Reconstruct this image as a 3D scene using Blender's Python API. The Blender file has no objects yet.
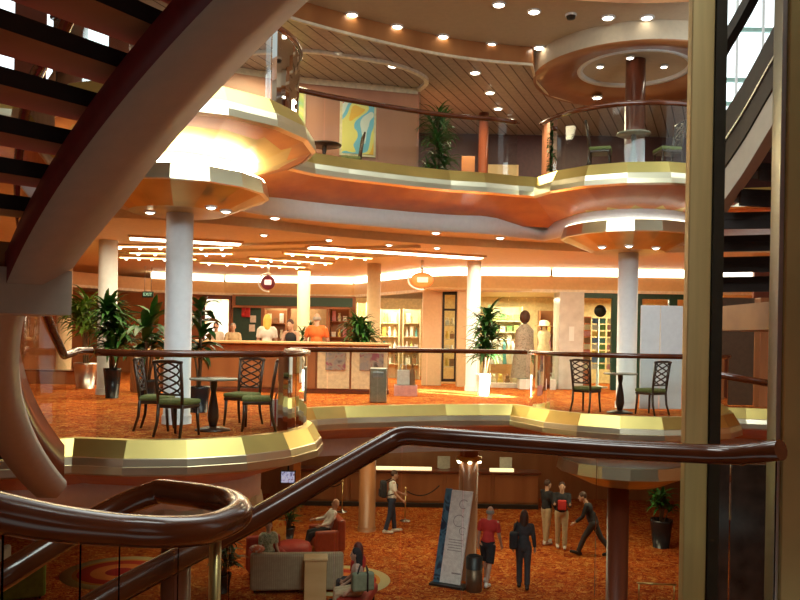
import bpy, bmesh, math, random
from mathutils import Vector, Matrix
random.seed(7)
R = math.radians
C = bpy.context.scene.collection
scene = bpy.context.scene
EYE, F, HZ, ROLL = 1.35, 800.0, 338.0, R(1.0)
cR, sR = math.cos(ROLL), math.sin(ROLL)
L0, L1, L2 = -4.2, 0.0, 4.6

# ---------- camera geometry: photo pixel + distance -> point of the place
def ray(px, py):
    dx, dy = px-400, py-HZ
    return dx*cR+dy*sR, -dx*sR+dy*cR
def P(px, py, Y):
    u, v = ray(px, py)
    return Vector((u*Y/F, Y, EYE-v*Y/F))
def PZ(px, py, z):
    u, v = ray(px, py)
    return P(px, py, (EYE-z)*F/v)

# ---------- materials
MATS = {}
def mat(name, col, rough=.5, metal=0., var=.12, scale=12., bump=0., emit=None, es=0., coat=0., stretch=(1, 1, 1), spec=.5):
    if name in MATS: return MATS[name]
    m = bpy.data.materials.new(name); m.use_nodes = True
    nt = m.node_tree; b = nt.nodes['Principled BSDF']
    tc = nt.nodes.new('ShaderNodeTexCoord'); mp = nt.nodes.new('ShaderNodeMapping'); mp.inputs['Scale'].default_value = stretch
    nz = nt.nodes.new('ShaderNodeTexNoise'); nz.inputs['Scale'].default_value = scale; nz.inputs['Detail'].default_value = 3
    rp = nt.nodes.new('ShaderNodeValToRGB')
    rp.color_ramp.elements[0].color = [c*(1-var) for c in col]+[1]; rp.color_ramp.elements[1].color = [min(1, c*(1+var)) for c in col]+[1]
    rp.color_ramp.elements[0].position = .3; rp.color_ramp.elements[1].position = .7
    L = nt.links.new
    L(tc.outputs['Object'], mp.inputs['Vector']); L(mp.outputs['Vector'], nz.inputs['Vector']); L(nz.outputs['Fac'], rp.inputs['Fac'])
    L(rp.outputs['Color'], b.inputs['Base Color'])
    b.inputs['Roughness'].default_value = rough; b.inputs['Metallic'].default_value = metal
    b.inputs['Coat Weight'].default_value = coat; b.inputs['Specular IOR Level'].default_value = spec
    if coat: b.inputs['Coat Roughness'].default_value = .08
    if bump:
        bp = nt.nodes.new('ShaderNodeBump'); bp.inputs['Strength'].default_value = bump; bp.inputs['Distance'].default_value = .01
        L(nz.outputs['Fac'], bp.inputs['Height']); L(bp.outputs['Normal'], b.inputs['Normal'])
    if emit:
        b.inputs['Emission Color'].default_value = (*emit, 1); b.inputs['Emission Strength'].default_value = es
    MATS[name] = m
    return m
def wood(name, a, b_, rough=.3, scale=3., stretch=(1, 1, .15), coat=.3):
    m = mat(name, a, rough, 0, .1, scale, 0, None, 0, coat, stretch)
    rp = [n for n in m.node_tree.nodes if n.type == 'VALTORGB'][0]
    rp.color_ramp.elements[0].color = (*a, 1); rp.color_ramp.elements[1].color = (*b_, 1)
    return m
def glass(name, tint=(.93, .97, .95), base=.05):
    m = bpy.data.materials.new(name); m.use_nodes = True; nt = m.node_tree; nt.nodes.clear()
    o = nt.nodes.new('ShaderNodeOutputMaterial'); t = nt.nodes.new('ShaderNodeBsdfTransparent'); t.inputs[0].default_value = (*tint, 1)
    g = nt.nodes.new('ShaderNodeBsdfGlossy'); g.inputs['Roughness'].default_value = .03
    fr = nt.nodes.new('ShaderNodeFresnel'); fr.inputs[0].default_value = 1.27
    mx = nt.nodes.new('ShaderNodeMixShader')
    nt.links.new(fr.outputs[0], mx.inputs[0]); nt.links.new(t.outputs[0], mx.inputs[1]); nt.links.new(g.outputs[0], mx.inputs[2]); nt.links.new(mx.outputs[0], o.inputs[0])
    MATS[name] = m; return m
def carpet(name, cols, scale):
    m = mat(name, cols[0], .95, spec=.1); nt = m.node_tree
    b = nt.nodes['Principled BSDF']; tc = [n for n in nt.nodes if n.type == 'TEX_COORD'][0]
    nz = nt.nodes.new('ShaderNodeTexNoise'); nz.inputs['Scale'].default_value = scale; nz.inputs['Detail'].default_value = 4; nz.inputs['Distortion'].default_value = 1.6
    rp = nt.nodes.new('ShaderNodeValToRGB'); rp.color_ramp.interpolation = 'CONSTANT'
    ps = [0, .4, .48, .55, .62]
    e = rp.color_ramp.elements
    while len(e) < len(cols): e.new(.5)
    for i, c in enumerate(cols): e[i].position = ps[i]; e[i].color = (*c, 1)
    vo = nt.nodes.new('ShaderNodeTexVoronoi'); vo.inputs['Scale'].default_value = scale*.5
    mx = nt.nodes.new('ShaderNodeMixRGB'); mx.blend_type = 'MULTIPLY'; mx.inputs[0].default_value = .35
    L = nt.links.new
    L(tc.outputs['Object'], nz.inputs['Vector']); L(tc.outputs['Object'], vo.inputs['Vector']); L(nz.outputs['Fac'], rp.inputs['Fac'])
    L(rp.outputs['Color'], mx.inputs[1]); L(vo.outputs['Distance'], mx.inputs[2]); L(mx.outputs[0], b.inputs['Base Color'])
    return m
def stripes(name, a, b_, ang, scale, rough=.4, width=.12):
    """wooden slats with dark joints, running along direction ang in plan"""
    m = mat(name, a, rough); nt = m.node_tree; b = nt.nodes['Principled BSDF']; L = nt.links.new
    tc = [n for n in nt.nodes if n.type == 'TEX_COORD'][0]
    mp = nt.nodes.new('ShaderNodeMapping'); mp.inputs['Rotation'].default_value = (0, 0, ang)
    sp = nt.nodes.new('ShaderNodeSeparateXYZ'); mu = nt.nodes.new('ShaderNodeMath'); mu.operation = 'MULTIPLY'; mu.inputs[1].default_value = scale
    fr = nt.nodes.new('ShaderNodeMath'); fr.operation = 'FRACT'; lt = nt.nodes.new('ShaderNodeMath'); lt.operation = 'LESS_THAN'; lt.inputs[1].default_value = width
    mx = nt.nodes.new('ShaderNodeMixRGB'); mx.inputs[2].default_value = (*b_, 1)
    rp = [n for n in nt.nodes if n.type == 'VALTORGB'][0]
    L(tc.outputs['Object'], mp.inputs[0]); L(mp.outputs[0], sp.inputs[0]); L(sp.outputs['Y'], mu.inputs[0]); L(mu.outputs[0], fr.inputs[0]); L(fr.outputs[0], lt.inputs[0])
    L(lt.outputs[0], mx.inputs[0]); L(rp.outputs['Color'], mx.inputs[1]); L(mx.outputs[0], b.inputs['Base Color'])
    return m

GLASS = glass('clear_glass')
BRASS = mat('polished_brass', (.78, .62, .26), .28, .85, .1, 3)
GOLD = mat('satin_gold', (.80, .66, .22), .34, 1., .12, 1.2)
SILVERGOLD = mat('pale_gold', (.86, .80, .58), .28, 1., .1, 1.0)
BRUSHED = mat('brushed_brass_post', (.72, .57, .27), .5, .4, .08, 30, 0, None, 0, 0, (1, 1, .05))
STEEL = mat('steel', (.7, .7, .68), .3, 1., .05)
RAILWOOD = wood('varnished_handrail', (.075, .015, .004), (.13, .030, .008), .22, 6, (1, 1, 1), .6)
SOFFIT = wood('orange_veneer', (.50, .15, .03), (.66, .24, .05), .38, 2.5, (1, 1, 1), .2)
PODWOOD = mat('gold_veneer', (.60, .43, .13), .32, .5, .25, 1.5)
CEIL = mat('tan_ceiling', (.56, .46, .33), .7, 0, .04)
CEILW = mat('warm_soffit', (.70, .55, .30), .65, 0, .05)
WHITE = mat('white_fascia', (.84, .87, .88), .45, 0, .03)
COLW = mat('white_column_paint', (.84, .87, .90), .4, 0, .03)
COLB = mat('beige_column_paint', (.72, .55, .33), .5, 0, .05)
DKWOOD = wood('dark_red_wood', (.12, .028, .015), (.20, .05, .022), .3, 3, (1, 1, .1), .4)
MIDWOOD = wood('brown_panel_wood', (.30, .11, .04), (.42, .17, .065), .4, 2.5, (1, 1, .12), .2)
PALEWOOD = wood('pale_counter_wood', (.66, .42, .18), (.78, .54, .26), .4, 4, (.2, 1, 1), .2)
BANDWOOD = wood('ceiling_band_wood', (.34, .12, .04), (.50, .21, .07), .3, 1.6, (1, 1, .3), .4)
PALE = mat('stair_cream_paint', (.44, .38, .30), .45, 0, .04)
REDP = mat('stair_dark_red', (.16, .014, .016), .4, 0, .15)
STEP = mat('step_black', (.018, .011, .009), .5, 0, .2)
STEPU = wood('step_underside_wood', (.30, .13, .05), (.40, .19, .07), .45, 3, (.2, 1, 1), 0)
BLACK = mat('black_metal', (.02, .018, .016), .4, 0, .2)
DARK = mat('dark_polished_stone', (.035, .024, .02), .12, 0, .5, 4)
CARPET1 = carpet('orange_carpet', [(.38, .05, .01), (.74, .20, .03), (.44, .07, .012), (.84, .36, .08), (.56, .10, .02)], 5)
CARPET0 = carpet('red_orange_carpet', [(.30, .03, .008), (.62, .15, .02), (.36, .045, .01), (.76, .30, .06), (.46, .08, .012)], 4.5)
GREENW = mat('dark_green_wall', (.02, .07, .05), .4)
TANW = mat('tan_wall', (.66, .42, .20), .6, 0, .05)
LEAF = mat('leaf_green', (.03, .12, .02), .4, 0, .5, 9)
LEAF2 = mat('leaf_light_green', (.14, .28, .04), .4, 0, .4, 9)
SEATG = mat('olive_seat_fabric', (.20, .22, .07), .8, 0, .2, 40)
CHAIRW = wood('chair_dark_wood', (.035, .014, .008), (.07, .028, .014), .35, 8, (1, 1, .3), .3)
LAMP = mat('lamp_lens', (1, .9, .7), .4, emit=(1, .9, .7), es=9)
COVE = mat('cove_light', (1, .95, .8), .5, emit=(1, .92, .72), es=6)
STRING = mat('light_string', (1, .85, .4), .5, emit=(1, .78, .34), es=4)
SKIN = mat('skin', (.55, .32, .22), .55, 0, .06)
SKIN2 = mat('skin_tan', (.42, .22, .14), .55, 0, .06)

# ---------- mesh building
class MB:
    def __init__(s): s.v = []; s.f = []; s.mi = []; s.sm = []
    def add(s, vs, fs, mi=0, smooth=False):
        o = len(s.v); s.v += [Vector(p) for p in vs]
        for f in fs: s.f.append([o+i for i in f]); s.mi.append(mi); s.sm.append(smooth)
        return s
    def box(s, c, size, rz=0., mi=0, M=None):
        x, y, z = [k/2 for k in size]
        vs = [Vector((a*x, b*y, d*z)) for a in (-1, 1) for b in (-1, 1) for d in (-1, 1)]
        m = M if M else Matrix.Rotation(rz, 3, 'Z'); c = Vector(c)
        return s.add([m@p+c for p in vs], [(0, 1, 3, 2), (4, 6, 7, 5), (0, 4, 5, 1), (2, 3, 7, 6), (0, 2, 6, 4), (1, 5, 7, 3)], mi)
    def bbox(s, c, size, b=.01, rz=0., mi=0):
        """box with chamfered edges"""
        bm = bmesh.new(); bmesh.ops.create_cube(bm, size=1)
        for p in bm.verts: p.co = Vector([p.co[i]*size[i] for i in range(3)])
        bmesh.ops.bevel(bm, geom=bm.edges[:], offset=b, segments=2, affect='EDGES', profile=.5)
        bm.verts.index_update(); m = Matrix.Rotation(rz, 3, 'Z'); c = Vector(c)
        s.add([m@p.co+c for p in bm.verts], [[q.index for q in f.verts] for f in bm.faces], mi); bm.free(); return s
    def tube(s, pts, r, n=10, mi=0, closed=False, sq=None):
        pts = [Vector(p) for p in pts]; N = len(pts); rs = r if isinstance(r, (list, tuple)) else [r]*N
        vs = []; up = None
        for i, p in enumerate(pts):
            a = pts[(i-1) % N] if (closed or i > 0) else p; b = pts[(i+1) % N] if (closed or i < N-1) else p
            t = (b-a).normalized()
            if up is None: up = Vector((0, 0, 1)) if abs(t.z) < .9 else Vector((0, 1, 0))
            u = t.cross(up)
            if u.length < 1e-6: u = t.cross(Vector((1, 0, 0)))
            u.normalize(); w = u.cross(t); up = w
            for k in range(n):
                an = 2*math.pi*k/n
                vs.append(p+u*rs[i]*math.cos(an)*(sq or 1)+w*rs[i]*math.sin(an))
        fs = []
        for i in range(N if closed else N-1):
            for k in range(n):
                j = (i+1) % N
                fs.append((i*n+k, i*n+(k+1) % n, j*n+(k+1) % n, j*n+k))
        o = len(s.v); s.add(vs, fs, mi, True)
        if not closed:
            s.f += [[o+k for k in range(n)][::-1], [o+(N-1)*n+k for k in range(n)]]; s.mi += [mi, mi]; s.sm += [False, False]
        return s
    def lathe(s, prof, c=(0, 0, 0), n=20, mi=0, smooth=True, mis=None, caps=True):
        c = Vector(c); vs = []
        for r, z in prof:
            for k in range(n):
                a = 2*math.pi*(k+.5)/n; vs.append(c+Vector((r*math.cos(a), r*math.sin(a), z)))
        for i in range(len(prof)-1):
            fs = [(i*n+k, i*n+(k+1) % n, (i+1)*n+(k+1) % n, (i+1)*n+k) for k in range(n)]
            if i == 0: s._o = len(s.v); s.v += [Vector(p) for p in vs]
            for f in fs: s.f.append([s._o+q for q in f]); s.mi.append(mis[i] if mis else mi); s.sm.append(smooth)
        for e in (0, len(prof)-1) if caps else ():
            if prof[e][0] > 1e-4: s.f.append([s._o+e*n+k for k in range(n)]); s.mi.append(mis[min(e, len(mis)-1)] if mis else mi); s.sm.append(False)
        return s
    def ell(s, c, rad, n=10, mi=0, M=None):
        c = Vector(c); vs = []; h = n
        for i in range(h+1):
            ph = math.pi*i/h
            for k in range(n):
                a = 2*math.pi*k/n
                q = Vector((rad[0]*math.sin(ph)*math.cos(a), rad[1]*math.sin(ph)*math.sin(a), rad[2]*math.cos(ph)))
                vs.append((M@q if M else q)+c)
        fs = [(i*n+k, (i+1)*n+k, (i+1)*n+(k+1) % n, i*n+(k+1) % n) for i in range(h) for k in range(n)]
        return s.add(vs, fs, mi, True)
    def cap(s, a, b, ra, rb, n=10):
        """closed tapered limb with round ends"""
        a, b = Vector(a), Vector(b); t = (b-a); L = t.length; t.normalize() if L > 1e-6 else None
        pts = []; rs = []
        for k in range(4): an = R(10+25*k); pts.append(a-t*ra*math.cos(an)); rs.append(ra*math.sin(an))
        pts.append(a); rs.append(ra); pts.append(b); rs.append(rb)
        for k in range(4): an = R(15+25*k); pts.append(b+t*rb*math.sin(an)); rs.append(max(rb*math.cos(an), rb*.1))
        return s.tube(pts, rs, n)
    def prism(s, poly, z0, z1, mi=0):
        n = len(poly); vs = [(p[0], p[1], z0) for p in poly]+[(p[0], p[1], z1) for p in poly]
        return s.add(vs, [list(range(n))[::-1], list(range(n, 2*n))]+[(i, (i+1) % n, n+(i+1) % n, n+i) for i in range(n)], mi)
    def strip(s, rows, mi=0, smooth=False, mis=None):
        """rows: list of equal-length point lists; faces between neighbouring rows"""
        o = len(s.v); m = len(rows[0])
        for r in rows: s.v += [Vector(p) for p in r]
        for i in range(len(rows)-1):
            for k in range(m-1):
                s.f.append([o+i*m+k, o+i*m+k+1, o+(i+1)*m+k+1, o+(i+1)*m+k]); s.mi.append(mis[k] if mis else mi); s.sm.append(smooth)
        return s
    def build(s, name, mats, parent=None, origin=None):
        me = bpy.data.meshes.new(name)
        off = Vector((0, 0, 0))
        if parent is not None: off = Vector(parent['_o']) if '_o' in parent else off
        elif origin == 'world': pass
        elif s.v:
            xs = [p.x for p in s.v]; ys = [p.y for p in s.v]; zs = [p.z for p in s.v]
            off = Vector(((min(xs)+max(xs))/2, (min(ys)+max(ys))/2, min(zs)))
        me.from_pydata([tuple(p-off) for p in s.v], [], s.f)
        for m in (mats if isinstance(mats, (list, tuple)) else [mats]): me.materials.append(m)
        me.polygons.foreach_set('material_index', s.mi); me.polygons.foreach_set('use_smooth', s.sm); me.update()
        o = bpy.data.objects.new(name, me); C.objects.link(o)
        if parent is not None: o.parent = parent; o['_o'] = tuple(off)
        else: o.location = off; o['_o'] = tuple(off)
        return o
def thing(name, label, cat, loc=(0, 0, 0), group=None):
    o = bpy.data.objects.new(name, None); o.empty_display_size = .1; C.objects.link(o); o.location = loc; o['_o'] = tuple(loc)
    o['label'] = label; o['category'] = cat
    if group: o['group'] = group
    return o
def tag(o, label, cat, group=None):
    o['label'] = label; o['category'] = cat
    if group: o['group'] = group
    return o
def struct(name, mb, mats):
    o = mb.build(name, mats, origin='world'); o['kind'] = 'structure'; return o
def kids(o): return [c for c in C.objects if c.parent == o]
def dup(root, loc, rz=0., label=None, scale=None):
    r = root.copy(); C.objects.link(r); r.location = loc; r.rotation_euler = (0, 0, rz)
    if label: r['label'] = label
    if scale: r.scale = scale
    for ch in kids(root):
        c = ch.copy(); C.objects.link(c); c.parent = r
        for g in kids(ch):
            d = g.copy(); C.objects.link(d); d.parent = c
    return r
def place(o, loc, rz=0.): o.location = loc; o.rotation_euler = (0, 0, rz); return o

# ---------- path helpers (plan curves)
def arc(c, r, a0, a1, n): return [Vector((c[0]+r*math.cos(R(a0+(a1-a0)*i/n)), c[1]+r*math.sin(R(a0+(a1-a0)*i/n)))) for i in range(n+1)]
def smooth(pts, n=6):
    pts = [Vector(p) for p in pts]; out = []
    for i in range(len(pts)-1):
        p0 = pts[max(i-1, 0)]; p1 = pts[i]; p2 = pts[i+1]; p3 = pts[min(i+2, len(pts)-1)]
        for k in range(n):
            t = k/n
            out.append(.5*((2*p1)+(p2-p0)*t+(2*p0-5*p1+4*p2-p3)*t*t+(3*p1-p0-3*p2+p3)*t**3))
    return out+[pts[-1]]
def resample(pts, step):
    L = [0]
    for a, b in zip(pts, pts[1:]): L.append(L[-1]+(b-a).length)
    n = max(2, round(L[-1]/step)); out = []; j = 0
    for i in range(n+1):
        d = L[-1]*i/n
        while j < len(L)-2 and L[j+1] < d: j += 1
        t = (d-L[j])/max(L[j+1]-L[j], 1e-9); out.append(pts[j].lerp(pts[j+1], min(max(t, 0), 1)))
    return out
def offset(pts, d):
    """shift plan path to its right-hand side (towards the atrium) by d, mitred"""
    out = []
    for i, p in enumerate(pts):
        a = (p-pts[i-1]).normalized() if i > 0 else None; b = (pts[i+1]-p).normalized() if i < len(pts)-1 else None
        t = ((a or b)+(b or a)).normalized(); nrm = Vector((t.y, -t.x))
        k = max(.5, (a or b).dot(t)); out.append(p+nrm*d/k)
    return out
def up(pts, z): return [Vector((p.x, p.y, z)) for p in pts]

PODL, PODR = (-3.4, 12.1), (4.65, 16.4)
mid1 = smooth([(-2.05, 13.95), (-1.9, 14.7), (-1.2, 15.4), (0, 15.95), (.85, 16.3), (1.8, 16.5), (2.5, 16.6)], 5)
path1 = [Vector((-11, 9.3)), Vector((-4.75, 9.5)), Vector((-4.5, 10.0))]+arc(PODL, 2.1, 249, 405, 20)+mid1[2:-1]+arc(PODR, 2.05, 178, 375, 24)+[Vector((10, 15.8))]
mid2 = smooth([(-2.15, 13.5), (-1.9, 13.95), (-1.13, 14.5), (0, 15.1), (.94, 15.5), (1.9, 15.72), (2.55, 16.1)], 5)
path2 = [Vector((-11, 10.6)), Vector((-5.6, 10.9))]+arc(PODL, 1.9, 205, 405, 22)+mid2[2:-1]+arc(PODR, 2.0, 186, 375, 24)+[Vector((10, 15.8))]

# ================= THE SETTING: decks, soffits, fascias
def deck(path, z, name, carp, back):
    pts = offset(resample(path, .25), -.1)
    mb = MB(); poly = [(p.x, p.y) for p in pts]+[(11, back), (-11, back)]
    mb.prism(poly, z-.3, z-.002); struct(name, mb, carp)
    fac = resample(path, .72)
    def sec(prof, nm, mats, mis=None, sm=False, pp=None):
        rows = [[] for _ in (pp or fac)]
        for d, dz in prof:
            for i, q in enumerate(offset(pp or fac, d)): rows[i].append((q.x, q.y, z+dz))
        m = MB(); m.strip(rows, 0, sm, mis); return struct(nm, m, mats)
    sec([(-.2, .004), (0, .012), (.12, -.2)], 'trim_1', GOLD)
    sec([(.12, -.2), (.135, -.21), (.155, -.3), (.165, -.305), (.17, -.4), (.1, -.43)], 'trim_2', SILVERGOLD)
    sec([(.1, -.42), (-1.1, -.82)], 'trim_3', SOFFIT)
    sec([(-.8, -.7), (-.78, -.72), (-.78, -1.06), (-.9, -1.06)], 'trim_4', WHITE, None, True, resample(path, .3))
    return pts
deck(path1, L1, 'floor_middle', CARPET1, 30)
deck(path2, L2, 'floor_upper', mat('brown_carpet', (.20, .13, .09), .95), 24)
def ceiling(path, z, name, m, back, d=-.8):
    pts = offset(resample(path, .3), d)
    mb = MB(); mb.prism([(p.x, p.y) for p in pts]+[(11, back), (-11, back)], z, z+.12); struct(name, mb, m)
ceiling(path2, L2-1.05, 'ceiling_middle', CEILW, 30)
ceiling(path1, L1-1.05, 'ceiling_lower', CEILW, 30)
# step in the middle ceiling behind the fascia
mb = MB(); pts = smooth([(-11, 13.6), (-5.5, 14.0), (-3.2, 14.8), (-1.4, 16.1), (0, 16.9), (.94, 17.3), (2.5, 17.75), (4.65, 18.2), (7, 17.8), (10, 17.3)], 5); mb.prism([(p.x, p.y) for p in pts]+[(11, 30), (-11, 30)], 3.38, 3.55); struct('ceiling_middle_step', mb, CEILW)
mb = MB(); mb.box((-6.2, 13.4, 3.575), (6.8, 2.6, .04)); struct('ceiling_middle_corner', mb, CEILW)
# lowest deck
mb = MB(); mb.box((0, 15, L0-.1), (26, 34, .2)); struct('floor', mb, CARPET0)

# gold pods under the two round bays
def pod(c, z, nm, extra=0., glow=0, glab=''):
    mb = MB(); n = 16
    mb.lathe([(2.0, -.4), (1.07, -.77)], (c[0], c[1], z), n, 0, False)
    mb.lathe([(1.07, -.76), (1.05, -.77), (1.05, -.93), (1.2, -.93)], (c[0], c[1], z), 48, 1, True)
    mb.lathe([(1.2, -.92-extra), (1.33, -.93-extra), (1.37, -1.15-extra), (1.3, -1.16-extra)], (c[0], c[1], z), n, 2, False)
    mb.lathe([(1.33, -1.15-extra), (.72, -1.42-extra), (.3, -1.43-extra)], (c[0], c[1], z), n, 0, False)
    struct(nm, mb, [PODWOOD, WHITE, SILVERGOLD])
    if glow:
        mb = MB(); mb.lathe([(1.07, -.905), (1.3, -.905)], (c[0], c[1], z), 32); mb.f = mb.f[:-2]; mb.mi = mb.mi[:-2]; mb.sm = mb.sm[:-2]
        tag(mb.build('uplight_ring', mat('uplight_%d' % glow, (1, .95, .8), .5, emit=(1, .93, .78), es=glow)), glab, 'light')
pod(PODL, L2, 'trim_5', 0., 20, 'glowing uplight ring hidden in the groove of the left gold pod'); pod(PODR, L2, 'trim_6', 0., 2, 'glowing uplight ring hidden in the groove of the right gold pod'); pod(PODL, L1, 'trim_7', .1); pod(PODR, L1, 'trim_8', .12)

# upper ceilings: tan ring over the opening, wood band, slatted ceiling behind
EDGE = offset(resample(path2[2:], .3), -.15)
EDGE0 = [Vector((-11, 11.6))]+[p for p in EDGE if p.x < 2.3 and p.x > -5][0:0]+smooth([(-5, 11.9), (-3, 12.9), (-1.8, 14.0), (0, 15.15), (1.4, 15.75), (3.2, 16.05), (5, 16.0), (10, 15.3)], 8)
EDGE = [p for p in EDGE0 if p.x < 2.65]+[Vector((2.75, 16.9)), Vector((3.2, 17.9)), Vector((4.0, 18.5)), Vector((4.75, 18.7)), Vector((5.6, 18.5)), Vector((6.35, 17.9)), Vector((6.85, 16.9)), Vector((7.0, 16.0)), Vector((10, 15.3))]
mb = MB(); mb.prism([(p.x, p.y) for p in EDGE]+[(11, 24.5), (-11, 24.5)], 6.86, 7.0)
SLAT = stripes('slatted_wood_ceiling', (.44, .34, .28), (.09, .04, .025), -R(68), 4.2)
struct('ceiling_upper', mb, SLAT)
mb = MB(); rows = [[(p.x, p.y, 6.84), (p.x, p.y, 7.22)] for p in offset(EDGE, .03)]; mb.strip(rows, 0, True); struct('trim_9', mb, BANDWOOD)
mb = MB(); e2 = offset(EDGE, .05); rows = [[(p.x, p.y, 6.82), (q.x, q.y, 6.82), (q.x, q.y, 6.87), (p.x, p.y, 6.87)] for p, q in zip(EDGE, e2)]; mb.strip(rows); struct('trim_10', mb, mat('cream_trim', (.8, .68, .5), .5))
mb = MB(); inner = offset(EDGE0, 2.3); rows = [[(p.x, p.y, 7.2), (q.x, q.y, 7.2)] for p, q in zip(EDGE0, inner)]; mb.strip(rows); struct('ceiling_ring', mb, CEIL)
mb = MB(); rows = [[(p.x, p.y, 7.19), (p.x, p.y, 7.7)] for p in inner]; mb.strip(rows, 0, True); struct('trim_11', mb, BANDWOOD)
mb = MB()
mb.box((-8.1, 8, 7.8), (6, 14, .2)); mb.box((0, 0, 7.8), (22, 12, .2)); mb.box((8.6, 8, 7.8), (5, 14, .2)); struct('ceiling_surround', mb, CEIL)
# round drum ceiling over the right bay
mb = MB(); mb.lathe([(2.07, 7.25), (2.07, 6.85)], (PODR[0]+.1, PODR[1]+.15, 0), 56, 2, True, None, False); mb.lathe([(2.2, 7.26), (.1, 7.27)], (PODR[0]+.1, PODR[1]+.15, 0), 40, 2, True); mb.lathe([(2.07, 6.85), (2.05, 6.81), (1.12, 7.0), (1.12, 7.06)], (PODR[0]+.1, PODR[1]+.15, 0), 56, 0, True, None, False)
mb.lathe([(1.16, 7.0), (1.15, 6.97), (1.05, 6.98), (1.05, 7.06)], (PODR[0]+.1, PODR[1]+.15, 0), 56, 1, True, None, False)
mb.lathe([(1.05, 7.04), (.7, 7.14), (0, 7.18)], (PODR[0]+.1, PODR[1]+.15, 0), 40, 2, True, None, False)
struct('ceiling_drum', mb, [BANDWOOD, WHITE, CEIL])

# ================= STAIRS
def stairs_left():
    Cx, Cy, r = 2.0, 9.5, 6.0
    t = thing('curved_staircase', 'curved open-riser staircase with cream stringer rising over the left side of the atrium', 'staircase', (-4.2, 9.3, 0))
    def pt(a, rr, z): return Vector((Cx+rr*math.cos(R(a)), Cy+rr*math.sin(R(a)), z))
    def ze(a):
        if a > 222: return 1.67+3.63*R(a-222)
        if a > 214: return 1.49+(1.67-1.49)*(a-214)/8
        return -.6+3.63*R(a-181)
    A = [181+(263-181)*i/110 for i in range(111)]
    def sw(nm, prof, mats, mis=None, a0=181, a1=263):
        mb = MB(); rows = []
        for a in A:
            if a0 <= a <= a1: f = min(1, max(.42, .42+.58*(a-214)/14)); fo = min(1, max(.62, .62+.38*(a-222)/24)); rows.append([pt(a, r+(d*fo if d > 0 else d*f), ze(a)+dz) for d, dz in prof])
        mb.strip(rows, 0, True, mis)
        for rr in (rows[0], rows[-1]): mb.add(rr, [list(range(len(rr)))])
        return mb.build(nm, mats, t)
    st = sw('stringer', [(.37, .22), (.37, 0), (0, 0), (-.27, .13), (-.27, .2), (0, .2), (0, .22), (.37, .22)], [PALE, REDP], [1, 0, 0, 0, 0, 0, 1])
    sw('upper_string', [(-.08, .2), (-.2, .2), (-.2, .62), (-.08, .62), (-.08, .2)], [DKWOOD, REDP], [0, 0, 0, 1])
    a = 182.5; k = 0
    while a < 262:
        if not 213.5 < a < 221:
            mb = MB(); d = 1.5
            z1 = ze(a+1.3)+.42
            rows = []
            for aa in (a-1.45, a+1.65):
                rows.append([pt(aa, r+.02, z1-.095), pt(aa, r+2.2, z1-.095), pt(aa, r+2.2, z1), pt(aa, r+.02, z1)])
            p = rows[0]+rows[1]
            mb.add(p, [(0, 1, 5, 4)], 1); mb.add(p, [(1, 2, 6, 5), (3, 0, 4, 7), (0, 3, 2, 1), (4, 5, 6, 7)], 0); mb.add(p, [(2, 3, 7, 6)], 2)
            mb.build('tread', [STEP, STEPU, mat('stair_red_carpet', (.30, .02, .02), .9)], t)
        a += 2.683
    mb = MB(); rows = []
    for i in range(9):
        aa = 213.6+i
        rows.append([pt(aa, r+.02, 1.66), pt(aa, r+2.2, 1.66), pt(aa, r+2.2, 1.95), pt(aa, r+.02, 1.95), pt(aa, r+.02, 1.66)])
    mb.strip(rows, 0, False)
    for rr in (rows[0], rows[-1]): mb.add(rr[:4], [(0, 1, 2, 3)])
    mb.build('landing', STEPU, t)
    mb = MB(); rows = []
    for i in range(10):
        aa = 213+i
        rows.append([pt(aa, r+.42, 1.47), pt(aa, r-.2, 1.47), pt(aa, r-.2, 1.78), pt(aa, r+.42, 1.78), pt(aa, r+.42, 1.47)])
    mb.strip(rows, 0, False)
    for rr in (rows[0], rows[-1]): mb.add(rr[:4], [(0, 1, 2, 3)])
    mb.build('landing_fascia', PALE, t)
    # middle carriage under the treads
    mb = MB(); rows = []
    for a in A:
        rows.append([pt(a, r+1.1, ze(a)+.12), pt(a, r+1.24, ze(a)+.12), pt(a, r+1.24, ze(a)+.36), pt(a, r+1.1, ze(a)+.36), pt(a, r+1.1, ze(a)+.12)])
    mb.strip(rows, 0, True); mb.build('carriage', STEP, t)
    # glass and handrail
    mb = MB(); rows = []
    for a in A:
        if a < 222: rows.append([pt(a, r-.09, ze(a)+.62), pt(a, r-.09, ze(a)+1.55)])
    mb.strip(rows, 0, True); mb.build('glass_panel', GLASS, t)
    pts = [Vector((-3.89, 10.08, 1.12)), Vector((-3.95, 9.8, 1.12))]+[pt(a, r-.09, ze(a)+1.63+.1*min(1, max(0, (a-182)/6))) for a in A if a < 262][1:]
    mb = MB(); mb.tube(pts, .048, 10); mb.build('handrail', RAILWOOD, t)
stairs_left()

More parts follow.
